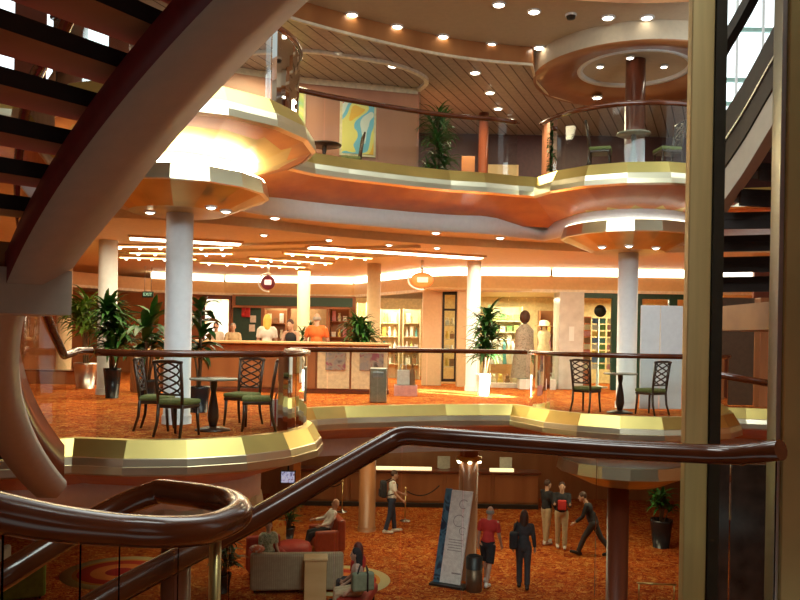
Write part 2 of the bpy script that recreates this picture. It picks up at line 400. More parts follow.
def stairs_right():
    t = thing('open_riser_staircase', 'dark open-riser staircase with pale stringer seen between the two gold posts on the right', 'staircase', (3, 7.5, 1.4))
    q = [P(705, 305, 7.7), P(705.5, 262, 7.4), P(710, 224, 7.0), P(745, 170, 6.5), P(783, 108, 6.0), P(845, 20, 5.35), P(960, -120, 4.7)]
    path = smooth(q, 8)
    def side(i):
        d = path[min(i+1, len(path)-1)]-path[max(i-1, 0)]; s_ = Vector((-d.y, d.x, 0)).normalized(); return s_ if s_.x > 0 else -s_
    def slab(nm, m, s0, s1, z0, z1, a=0, b=None):
        mb = MB(); rows = []
        for i in range(a, b or len(path)):
            k = path[i]; sd = side(i); rows.append([k+sd*s0+Vector((0, 0, z0)), k+sd*s1+Vector((0, 0, z0)), k+sd*s1+Vector((0, 0, z1)), k+sd*s0+Vector((0, 0, z1)), k+sd*s0+Vector((0, 0, z0))])
        mb.strip(rows)
        for rr in (rows[0], rows[-1]): mb.add(rr[:4], [(0, 1, 2, 3)])
        mb.build(nm, m, t)
    slab('stringer', PALE, 0, .1, 0, .26)
    slab('upper_string', STEP, -.01, .05, .27, .74)
    slab('glass_channel', STEEL, -.02, .06, .48, .50)
    slab('handrail', BLACK, -.03, .05, 1.3, 1.42, 8)
    zs = [k.z for k in path]; z = zs[0]+.12
    while z < zs[-1]:
        i = min(range(len(path)), key=lambda j: abs(zs[j]-z)); k = Vector((path[i].x, path[i].y, z))
        for j in range(len(path)-1):
            if zs[j] <= z < zs[j+1]: k = path[j].lerp(path[j+1], (z-zs[j])/(zs[j+1]-zs[j])); i = j
        sd = side(i); mb = MB(); mb.box(k+sd*.98+Vector((0, 0, .1)), (1.76, .32, .06), math.atan2(sd.y, sd.x)); mb.box(k+sd*.98+Vector((sd.y*.14, -sd.x*.14, .05))*1.0, (1.76, .03, .12), math.atan2(sd.y, sd.x)); mb.build('tread', STEP, t); z += .17
    slab('outer_stringer', STEP, 1.87, 1.97, -.05, .3)
    k = path[0]; mb = MB(); mb.box((k.x+1.55, k.y+.5, k.z-.1), (2.1, 1.5, .26)); mb.build('landing', STEPU, t)
stairs_right()

# ================= RAILINGS
def railing(path, z, label, gap=1.05, rail_h=1.1, name='glass_railing'):
    pts = resample(path, .12); base = pts[len(pts)//2]
    t = thing(name, label, 'railing', (base.x, base.y, z))
    mb = MB(); mb.tube(up(pts, z+rail_h), .048, 10); mb.build('handrail', RAILWOOD, t)
    L = sum((b-a).length for a, b in zip(pts, pts[1:])); n = max(1, round(L/gap)); m = len(pts)-1
    for i in range(n):
        s0, s1 = round(i*m/n), round((i+1)*m/n); seg = pts[s0:s1+1]
        if len(seg) < 2: continue
        d0 = (seg[1]-seg[0]).normalized()*.012; d1 = (seg[-1]-seg[-2]).normalized()*.012
        seg = [seg[0]+d0]+seg[1:-1]+[seg[-1]-d1]; inn = offset(seg, -.012)
        mb = MB(); mb.strip([[(p.x, p.y, z+.02), (p.x, p.y, z+rail_h-.03), (q.x, q.y, z+rail_h-.03), (q.x, q.y, z+.02), (p.x, p.y, z+.02)] for p, q in zip(seg, inn)], 0, False)
        mb.build('glass_panel', GLASS, t)
    return t
i0 = 3
railing(arc(PODL, 2.0, 257, 402, 24), L1, 'curved glass railing with wood handrail around the cafe table bay by the staircase')
railing([q for q in offset(mid1[4:], -.1)]+[Vector((2.66, 16.72))], L1, 'glass railing with wood handrail along the far edge of the middle deck')
railing(arc(PODR, 1.95, 172, 335, 24), L1, 'curved glass railing around the small table in front of the white folding screen')
railing(arc(PODL, 1.8, 215, 405, 24), L2, 'curved glass railing on the upper left balcony above the gold pod', 1.3)
railing([q for q in offset(mid2[3:-2], -.1)], L2, 'long upper deck glass railing in front of the abstract paintings')
railing(arc(PODR, 1.9, 190, 335, 24), L2, 'curved glass railing on the upper right balcony around the dark column', 1.3)

# near railing of the stair the camera stands on
def near_rail():
    t = thing('near_railing', 'large glossy brown handrail with glass crossing the foreground below the gold post', 'railing', P(590, 600, 3.4))
    path = [P(40, 640, 2.35), P(120, 590, 2.6), P(240, 527, 2.95), P(330, 475, 3.22), P(382, 445, 3.38), P(402, 436, 3.42), P(425, 436.7, 3.42), P(600, 449, 3.42), P(700, 453.7, 3.42), P(738, 455, 3.42), P(781, 450, 3.25)]
    sp = smooth(path[:7], 6)+smooth(path[6:9], 4)[1:]+path[9:]
    mb = MB(); mb.tube(sp, .043, 14); mb.build('handrail', RAILWOOD, t)
    def pane(a, b):
        mb = MB(); q = []
        for p in (a, b): q += [Vector((p.x, p.y, p.z-.03)), Vector((p.x, p.y, p.z-1.0)), Vector((p.x, p.y+.012, p.z-1.0)), Vector((p.x, p.y+.012, p.z-.03))]
        mb.add(q, [(0, 1, 5, 4), (3, 7, 6, 2), (0, 3, 2, 1), (4, 5, 6, 7), (0, 4, 7, 3), (1, 2, 6, 5)]); mb.build('glass_panel', GLASS, t)
    def on(px):
        pts = [ (p.x/p.y, p) for p in sp]; k = (px-400)/F
        for (a, pa), (b, pb) in zip(pts, pts[1:]):
            if a <= k <= b: return pa.lerp(pb, (k-a)/max(b-a, 1e-6))
        return sp[-1]
    ed = [122, 232, 338, 404, 466, 600, 734, 780]
    for a, b in zip(ed, ed[1:]):
        pa, pb = on(a+.7), on(b-.7); pane(pa, pb)
    mb = MB(); p = P(741, 455, 3.41); mb.tube([p+Vector((-.005, 0, 0)), p+Vector((.008, 0, 0))], .046, 14); mb.build('joint_ring', RAILWOOD, t)
near_rail()
def loop_rail():
    t = thing('loop_railing', 'thick glossy brown handrail turning back on itself in the lower left foreground', 'railing', P(120, 600, 1.55))
    front = [P(-60, 499, 1.72), P(0, 513, 1.8), P(60, 524, 1.88), P(120, 530, 1.97), P(170, 532, 2.05), P(210, 528, 2.16), P(238, 515, 2.32), P(231, 503, 2.5), P(200, 496, 2.6), P(160, 491, 2.7), P(130, 502, 2.7), P(100, 517, 2.65), P(40, 553, 2.5), P(0, 578, 2.4), P(-60, 612, 2.3)]
    sp = smooth(front[:10], 6)+smooth(front[9:], 5)[1:]
    rad = [max(.041, .049-.008*i/18) for i in range(len(sp))]
    mb = MB(); mb.tube(sp, rad, 16); mb.build('handrail', RAILWOOD, t)
    for a, b in ((P(2, 514, 1.8), P(76, 526, 1.9)), (P(80, 526, 1.91), P(116, 530, 1.96)), (P(119, 530, 1.97), P(174, 532, 2.05)), (P(178, 532, 2.06), P(218, 525, 2.18))):
        mb = MB(); q = []
        for p in (a, b): q += [Vector((p.x, p.y, p.z-.03)), Vector((p.x, p.y, p.z-.9)), Vector((p.x, p.y+.012, p.z-.9)), Vector((p.x, p.y+.012, p.z-.03))]
        mb.add(q, [(0, 1, 5, 4), (3, 7, 6, 2), (0, 3, 2, 1), (4, 5, 6, 7), (0, 4, 7, 3), (1, 2, 6, 5)]); mb.build('glass_panel', GLASS, t)
    p = P(214, 527, 2.2); mb = MB(); mb.tube([p+Vector((0, .02, -.02)), p+Vector((0, .02, -.9))], .017, 12); mb.build('post', BRASS, t)
loop_rail()

# gold posts at right
def post(px0, px1, Y, label, m, z0=L0, z1=8.0, rz=0):
    a, b = P(px0, 338, Y), P(px1, 338, Y); w = b.x-a.x
    t = thing('gold_post', label, 'post', ((a.x+b.x)/2, Y+w/2, z0))
    mb = MB(); mb.bbox(((a.x+b.x)/2, Y+.03, (z0+z1)/2), (w, .06, z1-z0), .006); mb.build('shaft', m, t)
    return t, a, b
t, a, b = post(687, 710, 3.75, 'square brushed gold post right of centre behind the foreground handrail', BRUSHED)
mb = MB(); mb.box((b.x+.028, 3.82, 1.9), (.05, .16, 12.2)); mb.build('edge_strip', BLACK, t)
t, a, b = post(785, 835, 3.3, 'polished brass post at the right edge of the picture', BRASS)
mb = MB(); mb.box((a.x-.012, 3.36, 1.9), (.02, .08, 12.2)); mb.build('edge_strip', STEEL, t)

# ================= COLUMNS
def column(px, Y, r, z0, z1, label, m, collar=None):
    x = P(px, 338, Y).x if px is not None else 0
    t = thing('column', label, 'column', (x, Y, z0))
    mb = MB(); mb.lathe([(r, z0), (r, z1)], (x, Y, 0), 28); mb.build('shaft', m, t)
    mb = MB(); mb.lathe([(r+.02, z0), (r+.02, z0+.12), (r+.003, z0+.14)], (x, Y, 0), 28); mb.build('base_ring', collar or m, t)
    return t
column(178, 12.1, .2, L1, L2-1.43, 'white round column under the left gold pod, behind the cafe chairs', COLW)
column(627, 16.4, .2, L1, L2-1.43, 'white round column under the right gold pod', COLW)
column(107, 17.6, .2, L1, 3.38, 'white round column behind the potted palms at left', COLW)
column(64, 21.8, .2, L1, 3.38, 'pale round column partly hidden behind the staircase', COLB)
column(473, 20.9, .18, L1, 3.38, 'white round column beside the tall plant in a white pot', COLW)
column(373, 22, .19, L1, 3.38, 'cream round column right of the man in orange', COLB)
column(303, 24, .19, L1, 3.38, 'cream round column left of the man in orange', COLB)
column(621, 16.4, .22, L0, L1-1.55, 'dark red round column on the lower deck under the right bay', DKWOOD, BRASS)
column(180, 12.1, .22, L0, L1-1.5, 'dark round column on the lower deck under the left bay', DKWOOD)
column(471, 18.6, .22, L0, L1-1.05, 'brown wood column on the lower deck behind the white banner stand', MIDWOOD)
column(370, 23, .24, L0, L1-1.05, 'brown wood column on the lower deck left of the man with the backpack', MIDWOOD)
column(631, 16.5, .2, L2, 7.16, 'dark red column rising through the upper right balcony to the ceiling', DKWOOD)
column(480, 19.5, .12, L2, 6.86, 'thin dark column on the upper deck right of the tall green plant', DKWOOD)

# ================= WALLS
mb = MB(); mb.box((0, 30.1, 2), (24, .2, 4.2)); struct('wall_back', mb, TANW)
mb = MB(); mb.box((0, 28.2, L0+1.6), (24, .2, 3.2)); struct('wall_back_lower', mb, MIDWOOD)
# upper deck back walls
def wallseg(nm, p, q, z0, z1, m, th=.12):
    p = Vector((p[0], p[1])); q = Vector((q[0], q[1])); d = q-p; c = (p+q)/2
    mb = MB(); mb.box((c.x, c.y, (z0+z1)/2), (d.length, th, z1-z0), math.atan2(d.y, d.x)); return struct(nm, mb, m)
ROSE = wood('rose_panel_wood', (.40, .16, .085), (.50, .22, .12), .45, 2, (1, 1, .1), .1)
UW = [(-8, 14.6), (-4.6, 16.0), (-2.1, 17.1), (.28, 17.7)]
for k, (p, q) in enumerate(zip(UW, UW[1:])): wallseg('wall_upper', p, q, L2, 6.85, ROSE)
wallseg('wall_upper', (.28, 17.7), (.28, 21.5), L2, 6.85, ROSE)
wallseg('wall_upper', (.2, 21.5), (10, 21.5), L2, 6.85, mat('plum_wall', (.10, .035, .03), .5))
mb = MB()
for p, q in zip(UW, UW[1:]):
    p, q = Vector(p), Vector(q); n = Vector(((q-p).y, -(q-p).x)).normalized()*.09
    mb.add([(*(p+n), 6.72), (*(q+n), 6.72), (*(q+n), 6.85), (*(p+n), 6.85)], [(0, 1, 2, 3)])
struct('trim_12', mb, mat('cream_crown', (.8, .66, .46), .5))
# orange panels and door frames at the rear of the upper deck
def panel(nm, label, cat, px0, px1, z0, z1, Y, m, th=.05):
    a, b = P(px0, 200, Y), P(px1, 200, Y); mb = MB(); mb.bbox(((a.x+b.x)/2, Y, (z0+z1)/2), (b.x-a.x, th, z1-z0), .008)
    return tag(mb.build(nm, m), label, cat)
panel('wall_panel', 'orange wood wall panel behind the thin dark column on the upper deck', 'panel', 461, 474, L2, 5.6, 18.6, SOFFIT)
panel('wall_panel', 'wide light orange wall panel right of the thin dark column on the upper deck', 'panel', 487, 518, L2, 5.9, 20.8, PALEWOOD)
# ================= MIDDLE DECK: back walls and shop fronts
HP = [Vector(p) for p in ((-11, 22), (-8.2, 26.2), (-6, 27.2), (-1.6, 27.2), (.55, 23.4), (1.6, 22.7), (4.2, 22.4), (10, 22.2))]
mb = MB(); hb = offset(HP, -.3); rows = [[(p.x, p.y, 2.72), (p.x, p.y, 3.16), (q.x, q.y, 3.16), (q.x, q.y, 2.72), (p.x, p.y, 2.72)] for p, q in zip(HP, hb)]; mb.strip(rows); struct('trim_13', mb, TANW)
mb = MB(); hc = offset(HP, .06); rows = [[(p.x, p.y, 2.70), (p.x, p.y, 2.78), (q.x, q.y, 2.78), (q.x, q.y, 2.70), (p.x, p.y, 2.70)] for p, q in zip(hc, HP)]; mb.strip(rows); struct('trim_14', mb, mat('pale_trim', (.75, .66, .52), .4))
for k in range(1, len(HP)-1):
    p, q = HP[k].lerp(HP[k+1], .01), HP[k].lerp(HP[k+1], .99); n = Vector((-(q-p).y, (q-p).x)).normalized()
    p, q = p+n*.05, q+n*.05; mb = MB(); d = q-p
    mb.bbox(((p.x+q.x)/2, (p.y+q.y)/2, 3.27), (d.length, .16, .2), .02, math.atan2(d.y, d.x))
    tag(mb.build('cove_lamp', COVE), ['', 'long bright cove light above the far left wall corner', 'long bright cove light above the dark header of the shop wall', 'bright cove light above the lit jewellery shop beside the cream column',
        'short bright cove light above the narrow black display case', 'bright cove light above the clothing shop window', 'bright cove light above the green framed shop windows at right'][k], 'light', 'cove lights along the back wall of the middle deck')
# ceiling beams carrying strings of small lamps
sg = 'light strings under the middle deck ceiling'
strings = [((130, 238), (240, 244), 1, 'bright broad cove light at left, nearest to the left white column'), ((310, 247), (480, 258), 1, 'bright broad cove light in the ceiling above the cream columns'),
    ((110, 246), (232, 247), 0, 'thin yellow light string just behind the left broad cove light'), ((130, 252.5), (232, 253.5), 0, 'short yellow light string, second row behind the left broad cove light'),
    ((285, 253), (372, 258), 0, 'thin yellow light string behind the cream column cove, upper row'), ((250, 258), (332, 263), 0, 'thin yellow light string, middle row above the hanging round sign'),
    ((200, 262), (305, 267), 0, 'thin yellow light string, lowest row above the hanging round sign'), ((120, 257), (196, 259), 0, 'thin yellow light string, rearmost row at far left')]
ZC = 3.34
for (a, b, broad, lab) in strings:
    p, q = PZ(*a, ZC), PZ(*b, ZC); d = q-p; ang = math.atan2(d.y, d.x); c = (p+q)/2; wdt = .32 if broad else .07
    t = thing('cove_lamp' if broad else 'light_string', lab, 'light', (c.x, c.y, 3.2), sg)
    mb = MB(); mb.bbox((c.x, c.y, 3.36), (d.length+.1, wdt+.18, .05), .008, ang); mb.build('beam', TANW, t)
    mb = MB(); mb.bbox((c.x, c.y, 3.325), (d.length, wdt, .03), .006, ang); mb.build('diffuser', COVE if broad else STRING, t)
    if not broad:
        n = 6
        for i in range(n):
            e = p.lerp(q, (i+.5)/n); mb = MB(); mb.lathe([(.0, 3.265), (.03, 3.27), (.035, 3.30), (.02, 3.31)], (e.x, e.y, 0), 10); mb.build('bulb', LAMP, t)
# cross beams of the ceiling grid
for i, (a, b) in enumerate((((150, 248), (330, 243)), ((120, 254), (420, 247)), ((180, 262), (430, 255)))):
    p, q = PZ(*a, ZC), PZ(*b, ZC); d = q-p; c = (p+q)/2; mb = MB(); mb.bbox((c.x, c.y, 3.35), (d.length, .12, .06), .01, math.atan2(d.y, d.x)); o = struct('trim_15', mb, CEILW)

def XY(px, Y): return P(px, 338, Y).x
def vbox(nm, px0, px1, Y, z0, z1, m, label=None, cat=None, th=.1, kind=None, group=None, parent=None, b=.008):
    x0, x1 = XY(px0, Y), XY(px1, Y); mb = MB(); mb.bbox(((x0+x1)/2, Y, (z0+z1)/2), (x1-x0, th, z1-z0), b)
    o = mb.build(nm, m, parent, None)
    if kind: o['kind'] = kind
    elif label: tag(o, label, cat, group)
    return o
# wall pieces between the openings
vbox('wall_back_panel', -20, 190, 27.6, 0, 2.75, MIDWOOD, th=.12, kind='structure')
vbox('wall_back_panel', 190, 233, 27.5, 0, 2.75, MIDWOOD, th=.14, kind='structure')
vbox('wall_back_panel', 233, 262, 27.5, 0, 2.75, GREENW, th=.12, kind='structure')
vbox('wall_back_panel', 262, 356, 28.6, 0, 2.75, mat('shelf_back_wall', (.42, .26, .12), .6), th=.12, kind='structure')
# dark header sign band
t = thing('header_band', 'dark green header band in a wood frame above the left shop bays', 'sign', (XY(293, 27.0), 27.0, 2.2))
f_ = vbox('frame', 232, 355, 27.0, 2.28, 2.72, MIDWOOD, th=.1, parent=t); vbox('panel', 235, 352, 26.92, 2.36, 2.66, GREENW, th=.06, parent=f_)
# framed glowing poster
t = thing('lit_poster', 'backlit pale poster in a dark wood frame on the brown back wall', 'poster', (XY(217, 27.3), 27.3, .9))
f_ = vbox('frame', 202, 231, 27.36, 1.05, 2.7, DKWOOD, th=.08, parent=t)
def blotchy(name, cols, scale, es=0, dist=1.5):
    m = mat(name, cols[0], .5); nt = m.node_tree; b = nt.nodes['Principled BSDF']; tc = [n for n in nt.nodes if n.type == 'TEX_COORD'][0]
    nz = nt.nodes.new('ShaderNodeTexNoise'); nz.inputs['Scale'].default_value = scale; nz.inputs['Detail'].default_value = 1; nz.inputs['Distortion'].default_value = dist
    rp = nt.nodes.new('ShaderNodeValToRGB'); e = rp.color_ramp.elements; rp.color_ramp.interpolation = 'EASE'
    while len(e) < len(cols): e.new(.5)
    for i, c in enumerate(cols): e[i].position = .3+.4*i/(len(cols)-1); e[i].color = (*c, 1)
    nt.links.new(tc.outputs['Object'], nz.inputs['Vector']); nt.links.new(nz.outputs['Fac'], rp.inputs['Fac']); nt.links.new(rp.outputs['Color'], b.inputs['Base Color'])
    if es: nt.links.new(rp.outputs['Color'], b.inputs['Emission Color']); b.inputs['Emission Strength'].default_value = es
    return m
vbox('lit_panel', 205, 228, 27.28, 1.2, 2.56, blotchy('poster_glow', [(.95, .9, .7), (1, .95, .8), (.7, .85, .6), (.95, .6, .25)], 2.2, 1.5), th=.06, parent=f_)
# red fire box and notices
mb = MB(); p = P(246, 311, 27.38); mb.bbox(p, (.28, .14, .42), .03); mb.tube([p+Vector((0, -.09, .1)), p+Vector((0, -.14, .1)), p+Vector((0, -.14, -.1))], .02, 8)
tag(mb.build('alarm_box', mat('alarm_red', (.55, .02, .02), .4)), 'small red box on the dark green wall panel', 'alarm')
for px, py, lab in ((253, 319, 'white paper notice on the dark green wall, upper of two'), (252, 328, 'white paper notice on the dark green wall, lower of two')):
    mb = MB(); p = P(px, py, 27.436); mb.bbox(p, (.2, .02, .24), .004); mb.box(p+Vector((0, -.013, .03)), (.12, .004, .06)); tag(mb.build('notice', mat('paper', (.85, .82, .74), .8)), lab, 'notice', 'notices on the green wall')
# door frame posts in the left shop bays
for a, b in ((261, 264.5), (287, 290.5), (306, 309.5), (326, 328), (350, 355)):
    vbox('trim_16', a, b, 27.1, 0, 2.3, MIDWOOD, th=.12, kind='structure')
# generic shelves with goods ------------------------------------------------
GOODS = [mat('goods_%s' % n, c, .6) for n, c in (('cream', (.8, .72, .5)), ('green', (.2, .45, .15)), ('yellow', (.85, .6, .15)), ('brown', (.3, .15, .07)), ('teal', (.1, .35, .35)), ('white', (.85, .85, .8)), ('pink', (.7, .3, .35)), ('lime', (.5, .65, .2)), ('blue', (.15, .25, .5)))]
CN = ['cream', 'green', 'yellow', 'brown', 'teal', 'white', 'pink', 'lime', 'blue']
def good(kind, c, w, h, m, label, group):
    mb = MB(); x, y, z = c
    if kind == 'box':
        mb.bbox((x, y, z+h*.42), (w, w*.7, h*.84), .006); mb.bbox((x, y, z+h*.9), (w*1.06, w*.76, h*.2), .006)
    elif kind == 'bottle':
        r = w*.4; mb.lathe([(r, z), (r, z+h*.6), (r*.35, z+h*.75), (r*.35, z+h*.95), (r*.45, z+h*.96), (r*.45, z+h)], (x, y, 0), 12)
    elif kind == 'vase':
        r = w*.5; mb.lathe([(r*.5, z), (r, z+h*.4), (r*.5, z+h*.8), (r*.7, z+h)], (x, y, 0), 14)
    elif kind == 'bag':
        mb.bbox((x, y, z+h*.35), (w, w*.4, h*.7), .02); mb.tube([(x-w*.25, y, z+h*.7), (x-w*.2, y, z+h*.95), (x+w*.2, y, z+h*.95), (x+w*.25, y, z+h*.7)], .012, 6)
    elif kind == 'toy':
        mb.ell((x, y, z+h*.35), (w*.45, w*.4, h*.35), 10); mb.ell((x, y-.02, z+h*.78), (w*.32, w*.3, h*.22), 10)
        for s in (-1, 1): mb.ell((x+s*w*.22, y, z+h*.97), (w*.12, w*.1, h*.08), 6); mb.ell((x+s*w*.35, y-w*.3, z+h*.1), (w*.18, w*.25, h*.11), 6)
    elif kind == 'frame':
        mb.bbox((x, y, z+h/2), (w, .03, h), .008); mb.bbox((x, y-.02, z+h/2), (w*.75, .02, h*.75), .004)
    return tag(mb.build({'box': 'gift_box', 'bottle': 'bottle', 'vase': 'vase', 'bag': 'handbag', 'toy': 'plush_toy', 'frame': 'framed_card'}[kind], m), label, {'box': 'box', 'bottle': 'bottle', 'vase': 'vase', 'bag': 'bag', 'toy': 'toy', 'frame': 'card'}[kind], group)
ORD = ['first', 'second', 'third', 'fourth', 'fifth', 'sixth', 'seventh', 'eighth', 'ninth', 'tenth']
def shelves(label, short, px0, px1, Y, zs, m, depth, rows, back=True, top=None):
    """rows: per shelf a list of (kind, colour index); goods spread evenly on it"""
    x0, x1 = XY(px0, Y), XY(px1, Y); zt = top or zs[-1]+.45
    t = thing('display_shelf', label, 'shelf', ((x0+x1)/2, Y, 0))
    for x in (x0, x1):
        mb = MB(); mb.bbox((x, Y, zt/2), (.04, depth, zt), .006); mb.build('side_panel', m, t)
    if back: mb = MB(); mb.bbox(((x0+x1)/2, Y+depth/2+.01, zt/2), (x1-x0, .02, zt), .004); mb.build('back_panel', m, t)
    for z in zs: mb = MB(); mb.bbox(((x0+x1)/2, Y, z-.015), (x1-x0-.05, depth, .03), .005); mb.build('shelf_board', m, t)
    for r, (z, row) in enumerate(zip(zs, rows)):
        n = len(row); wd = (x1-x0-.1)/n; hmax = (zs[r+1] if r+1 < len(zs) else zt)-z-.08
        for i, (kd, ci) in enumerate(row):
            h = min(hmax, {'box': .2, 'bottle': .3, 'vase': .32, 'bag': .34, 'toy': .3, 'frame': .34}[kd]*random.uniform(.85, 1.1))
            good(kd, (x0+.05+wd*(i+.5), Y-depth*.12, z+.003), min(wd*.7, .38), h, GOODS[ci], '%s %s, %s from left, %s shelf, %s' % (CN[ci], {'box': 'gift box', 'bottle': 'bottle', 'vase': 'vase', 'bag': 'handbag', 'toy': 'plush toy', 'frame': 'framed card'}[kd], ORD[i], ['lowest', 'second', 'third', 'top'][r], short), 'goods on the '+short)
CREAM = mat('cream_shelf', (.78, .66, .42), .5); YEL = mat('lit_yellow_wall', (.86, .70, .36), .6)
shelves('brown shelf unit behind the woman in black', 'unit behind woman in black', 265, 286, 28.0, [.7, 1.25, 1.8], MIDWOOD, .4, [[('box', 3), ('box', 5)], [('frame', 5), ('frame', 3), ('vase', 0)], [('frame', 0), ('box', 3), ('frame', 5)]])
shelves('wooden shelf unit behind the man in orange', 'unit behind man in orange', 329.5, 349, 28.0, [.8, 1.35, 1.9], MIDWOOD, .4, [[('box', 0), ('vase', 5)], [('box', 5), ('bottle', 2), ('frame', 6)], [('frame', 6), ('vase', 0), ('box', 5)]])
# bright jewellery shop between columns
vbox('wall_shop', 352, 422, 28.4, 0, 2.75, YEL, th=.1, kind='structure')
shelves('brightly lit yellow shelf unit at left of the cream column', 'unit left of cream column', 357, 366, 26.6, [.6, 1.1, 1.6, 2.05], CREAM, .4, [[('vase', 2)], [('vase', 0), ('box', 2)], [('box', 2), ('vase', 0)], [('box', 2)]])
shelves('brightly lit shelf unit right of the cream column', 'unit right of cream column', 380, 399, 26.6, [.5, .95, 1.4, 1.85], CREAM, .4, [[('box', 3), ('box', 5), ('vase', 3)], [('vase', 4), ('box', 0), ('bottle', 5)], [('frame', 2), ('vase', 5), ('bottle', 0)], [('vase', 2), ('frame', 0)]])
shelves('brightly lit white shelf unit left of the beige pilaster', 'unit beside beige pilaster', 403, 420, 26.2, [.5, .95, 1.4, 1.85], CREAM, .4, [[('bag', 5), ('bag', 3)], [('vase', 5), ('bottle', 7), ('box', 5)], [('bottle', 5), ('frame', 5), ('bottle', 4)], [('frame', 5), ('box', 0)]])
# pilasters and narrow black display case
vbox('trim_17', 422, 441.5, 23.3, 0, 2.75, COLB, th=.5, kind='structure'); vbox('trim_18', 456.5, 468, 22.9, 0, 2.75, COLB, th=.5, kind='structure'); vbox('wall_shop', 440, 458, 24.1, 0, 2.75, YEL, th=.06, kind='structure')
t = thing('display_case', 'tall narrow black framed lit display case between two beige pilasters', 'display case', (XY(449, 23.1), 23.1, .1))
for a, b, z0, z1 in ((442, 444, .12, 2.72), (454.5, 456.5, .12, 2.72), (442, 456.5, .12, .2), (442, 456.5, 2.62, 2.72), (442, 456.5, 2.16, 2.22)): vbox('frame', a, b, 23.05, z0, z1, BLACK, th=.1, parent=t, b=.004)
vbox('glass_door', 444, 454.5, 23.03, .2, 2.62, GLASS, th=.012, parent=t, b=.002)
for i, z in enumerate((.55, .95, 1.35, 1.75)):
    vbox('shelf_board', 442.5, 456, 23.4, z-.03, z, CREAM, th=.4, parent=t, b=.004)
    for j in (0, 1):
        ci = [2, 3, 0, 5, 2, 3, 5, 0][i*2+j]
        good(['toy', 'box', 'vase', 'bag'][(i+j) % 4], (XY(447+5*j, 23.35), 23.35, z+.003), .13, .22, GOODS[ci], '%s ornament at %s, %s shelf of the narrow black display case' % (CN[ci], ('left', 'right')[j], ('lowest', 'second', 'third', 'top')[i]), 'goods in the narrow display case')
# clothing shop
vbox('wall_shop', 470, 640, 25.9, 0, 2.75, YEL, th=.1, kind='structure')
mb = MB(); mb.box((6.2, 24.2, 2.76), (11, 3.6, .06)); struct('ceiling_shop', mb, CEILW)
t = thing('shop_window', 'large glazed shop front beside the grey marble pillar', 'window', (XY(517, 22.6), 22.6, 0))
for a, b in ((480, 508), (508.5, 555)): vbox('pane', a, b, 22.62, .14, 2.7, GLASS, th=.012, parent=t, b=.002)
vbox('sill', 478, 557, 22.62, 0, .13, mat('pale_sill', (.75, .70, .62), .4), th=.3, parent=t)
vbox('window_display_base', 519, 555, 22.2, 0, .28, WHITE, 'low white window display plinth under the grey robe mannequin', 'plinth', th=.5)
shelves('shelf unit of green boxes in the clothing shop', 'clothing shop back shelves', 490, 521, 25.3, [.75, 1.2, 1.6, 1.95], CREAM, .4, [[('bag', 5), ('frame', 0), ('bag', 5)], [('frame', 5), ('bag', 0), ('frame', 5), ('box', 3)], [('box', 1), ('box', 5), ('box', 1), ('box', 7)], [('box', 7), ('box', 1), ('box', 2), ('box', 1)]], top=2.4)
shelves('dark wood shelf unit at the right end of the clothing shop', 'unit beside marble pillar', 539, 553, 25.3, [.6, 1.1, 1.6], MIDWOOD, .4, [[('toy', 5), ('toy', 3)], [('vase', 2), ('bag', 6)], [('vase', 0), ('vase', 2)]], top=2.3)
for px, ci, k in ((486, 5, 'bag'), (494, 0, 'toy'), (501, 2, 'toy'), (508, 3, 'toy'), (517, 0, 'bag')):
    good(k, (XY(px, 23.2), 23.2, .02), .19, .34, GOODS[ci], '%s %s on the shop window floor, %s from the white column' % (CN[ci], {'bag': 'handbag', 'toy': 'plush toy'}[k], ORD[(486, 494, 501, 508, 517).index(px)]), 'goods on the shop window floor')
for px, ci, k in ((526, 7, 'toy'), (534, 0, 'toy'), (543, 5, 'toy'), (551, 5, 'bag')):
    good(k, (XY(px, 23.3), 23.3, .02), .2, .4, GOODS[ci], '%s %s at the feet of the grey robe, %s along' % (CN[ci], {'bag': 'handbag', 'toy': 'plush toy'}[k], ORD[(526, 534, 543, 551).index(px)]), 'toys at the feet of the robe')
# clothes rail with garments
t = thing('clothes_rail', 'steel clothes rail standing behind the plush toys in the shop window', 'rail', (XY(500, 24.2), 24.2, 0))
mb = MB(); x0, x1 = XY(486, 24.2), XY(519, 24.2)
mb.tube([(x0, 24.2, 0.02), (x0, 24.2, 1.35), (x1, 24.2, 1.35), (x1, 24.2, .02)], .018, 8); mb.build('frame', STEEL, t)
for i in range(7):
    x = x0+.12+(x1-x0-.2)*i/6; ci = [5, 0, 5, 4, 0, 5, 3][i]; mb = MB()
    mb.strip([[(x-.02, 24.0, .62), (x-.03, 24.02, .9), (x-.02, 24.05, 1.22), (x, 24.2, 1.32), (x+.02, 24.35, 1.22), (x+.03, 24.38, .9), (x+.02, 24.4, .62)], [(x+.1, 24.0, .62), (x+.07, 24.02, .9), (x+.06, 24.05, 1.22), (x+.04, 24.2, 1.32), (x+.06, 24.35, 1.22), (x+.07, 24.38, .9), (x+.1, 24.4, .62)]], 0, True)
    tag(mb.build('hanging_shirt', GOODS[ci]), '%s shirt hanging on the shop clothes rail, %s from the left' % (CN[ci], ORD[i]), 'shirt', 'shirts on the clothes rail')
# marble pillar
t = thing('marble_pillar', 'square grey marble pillar between the clothing shop and the green framed window', 'pillar', (XY(568, 22.6), 22.6, 0))
vbox('shaft', 556, 580, 22.7, 0, 2.72, mat('grey_marble', (.62, .62, .60), .3, 0, .15, 3), th=.9, parent=t); vbox('notice', 569, 574, 22.235, 1.35, 1.75, WHITE, th=.012, parent=t, b=.002)
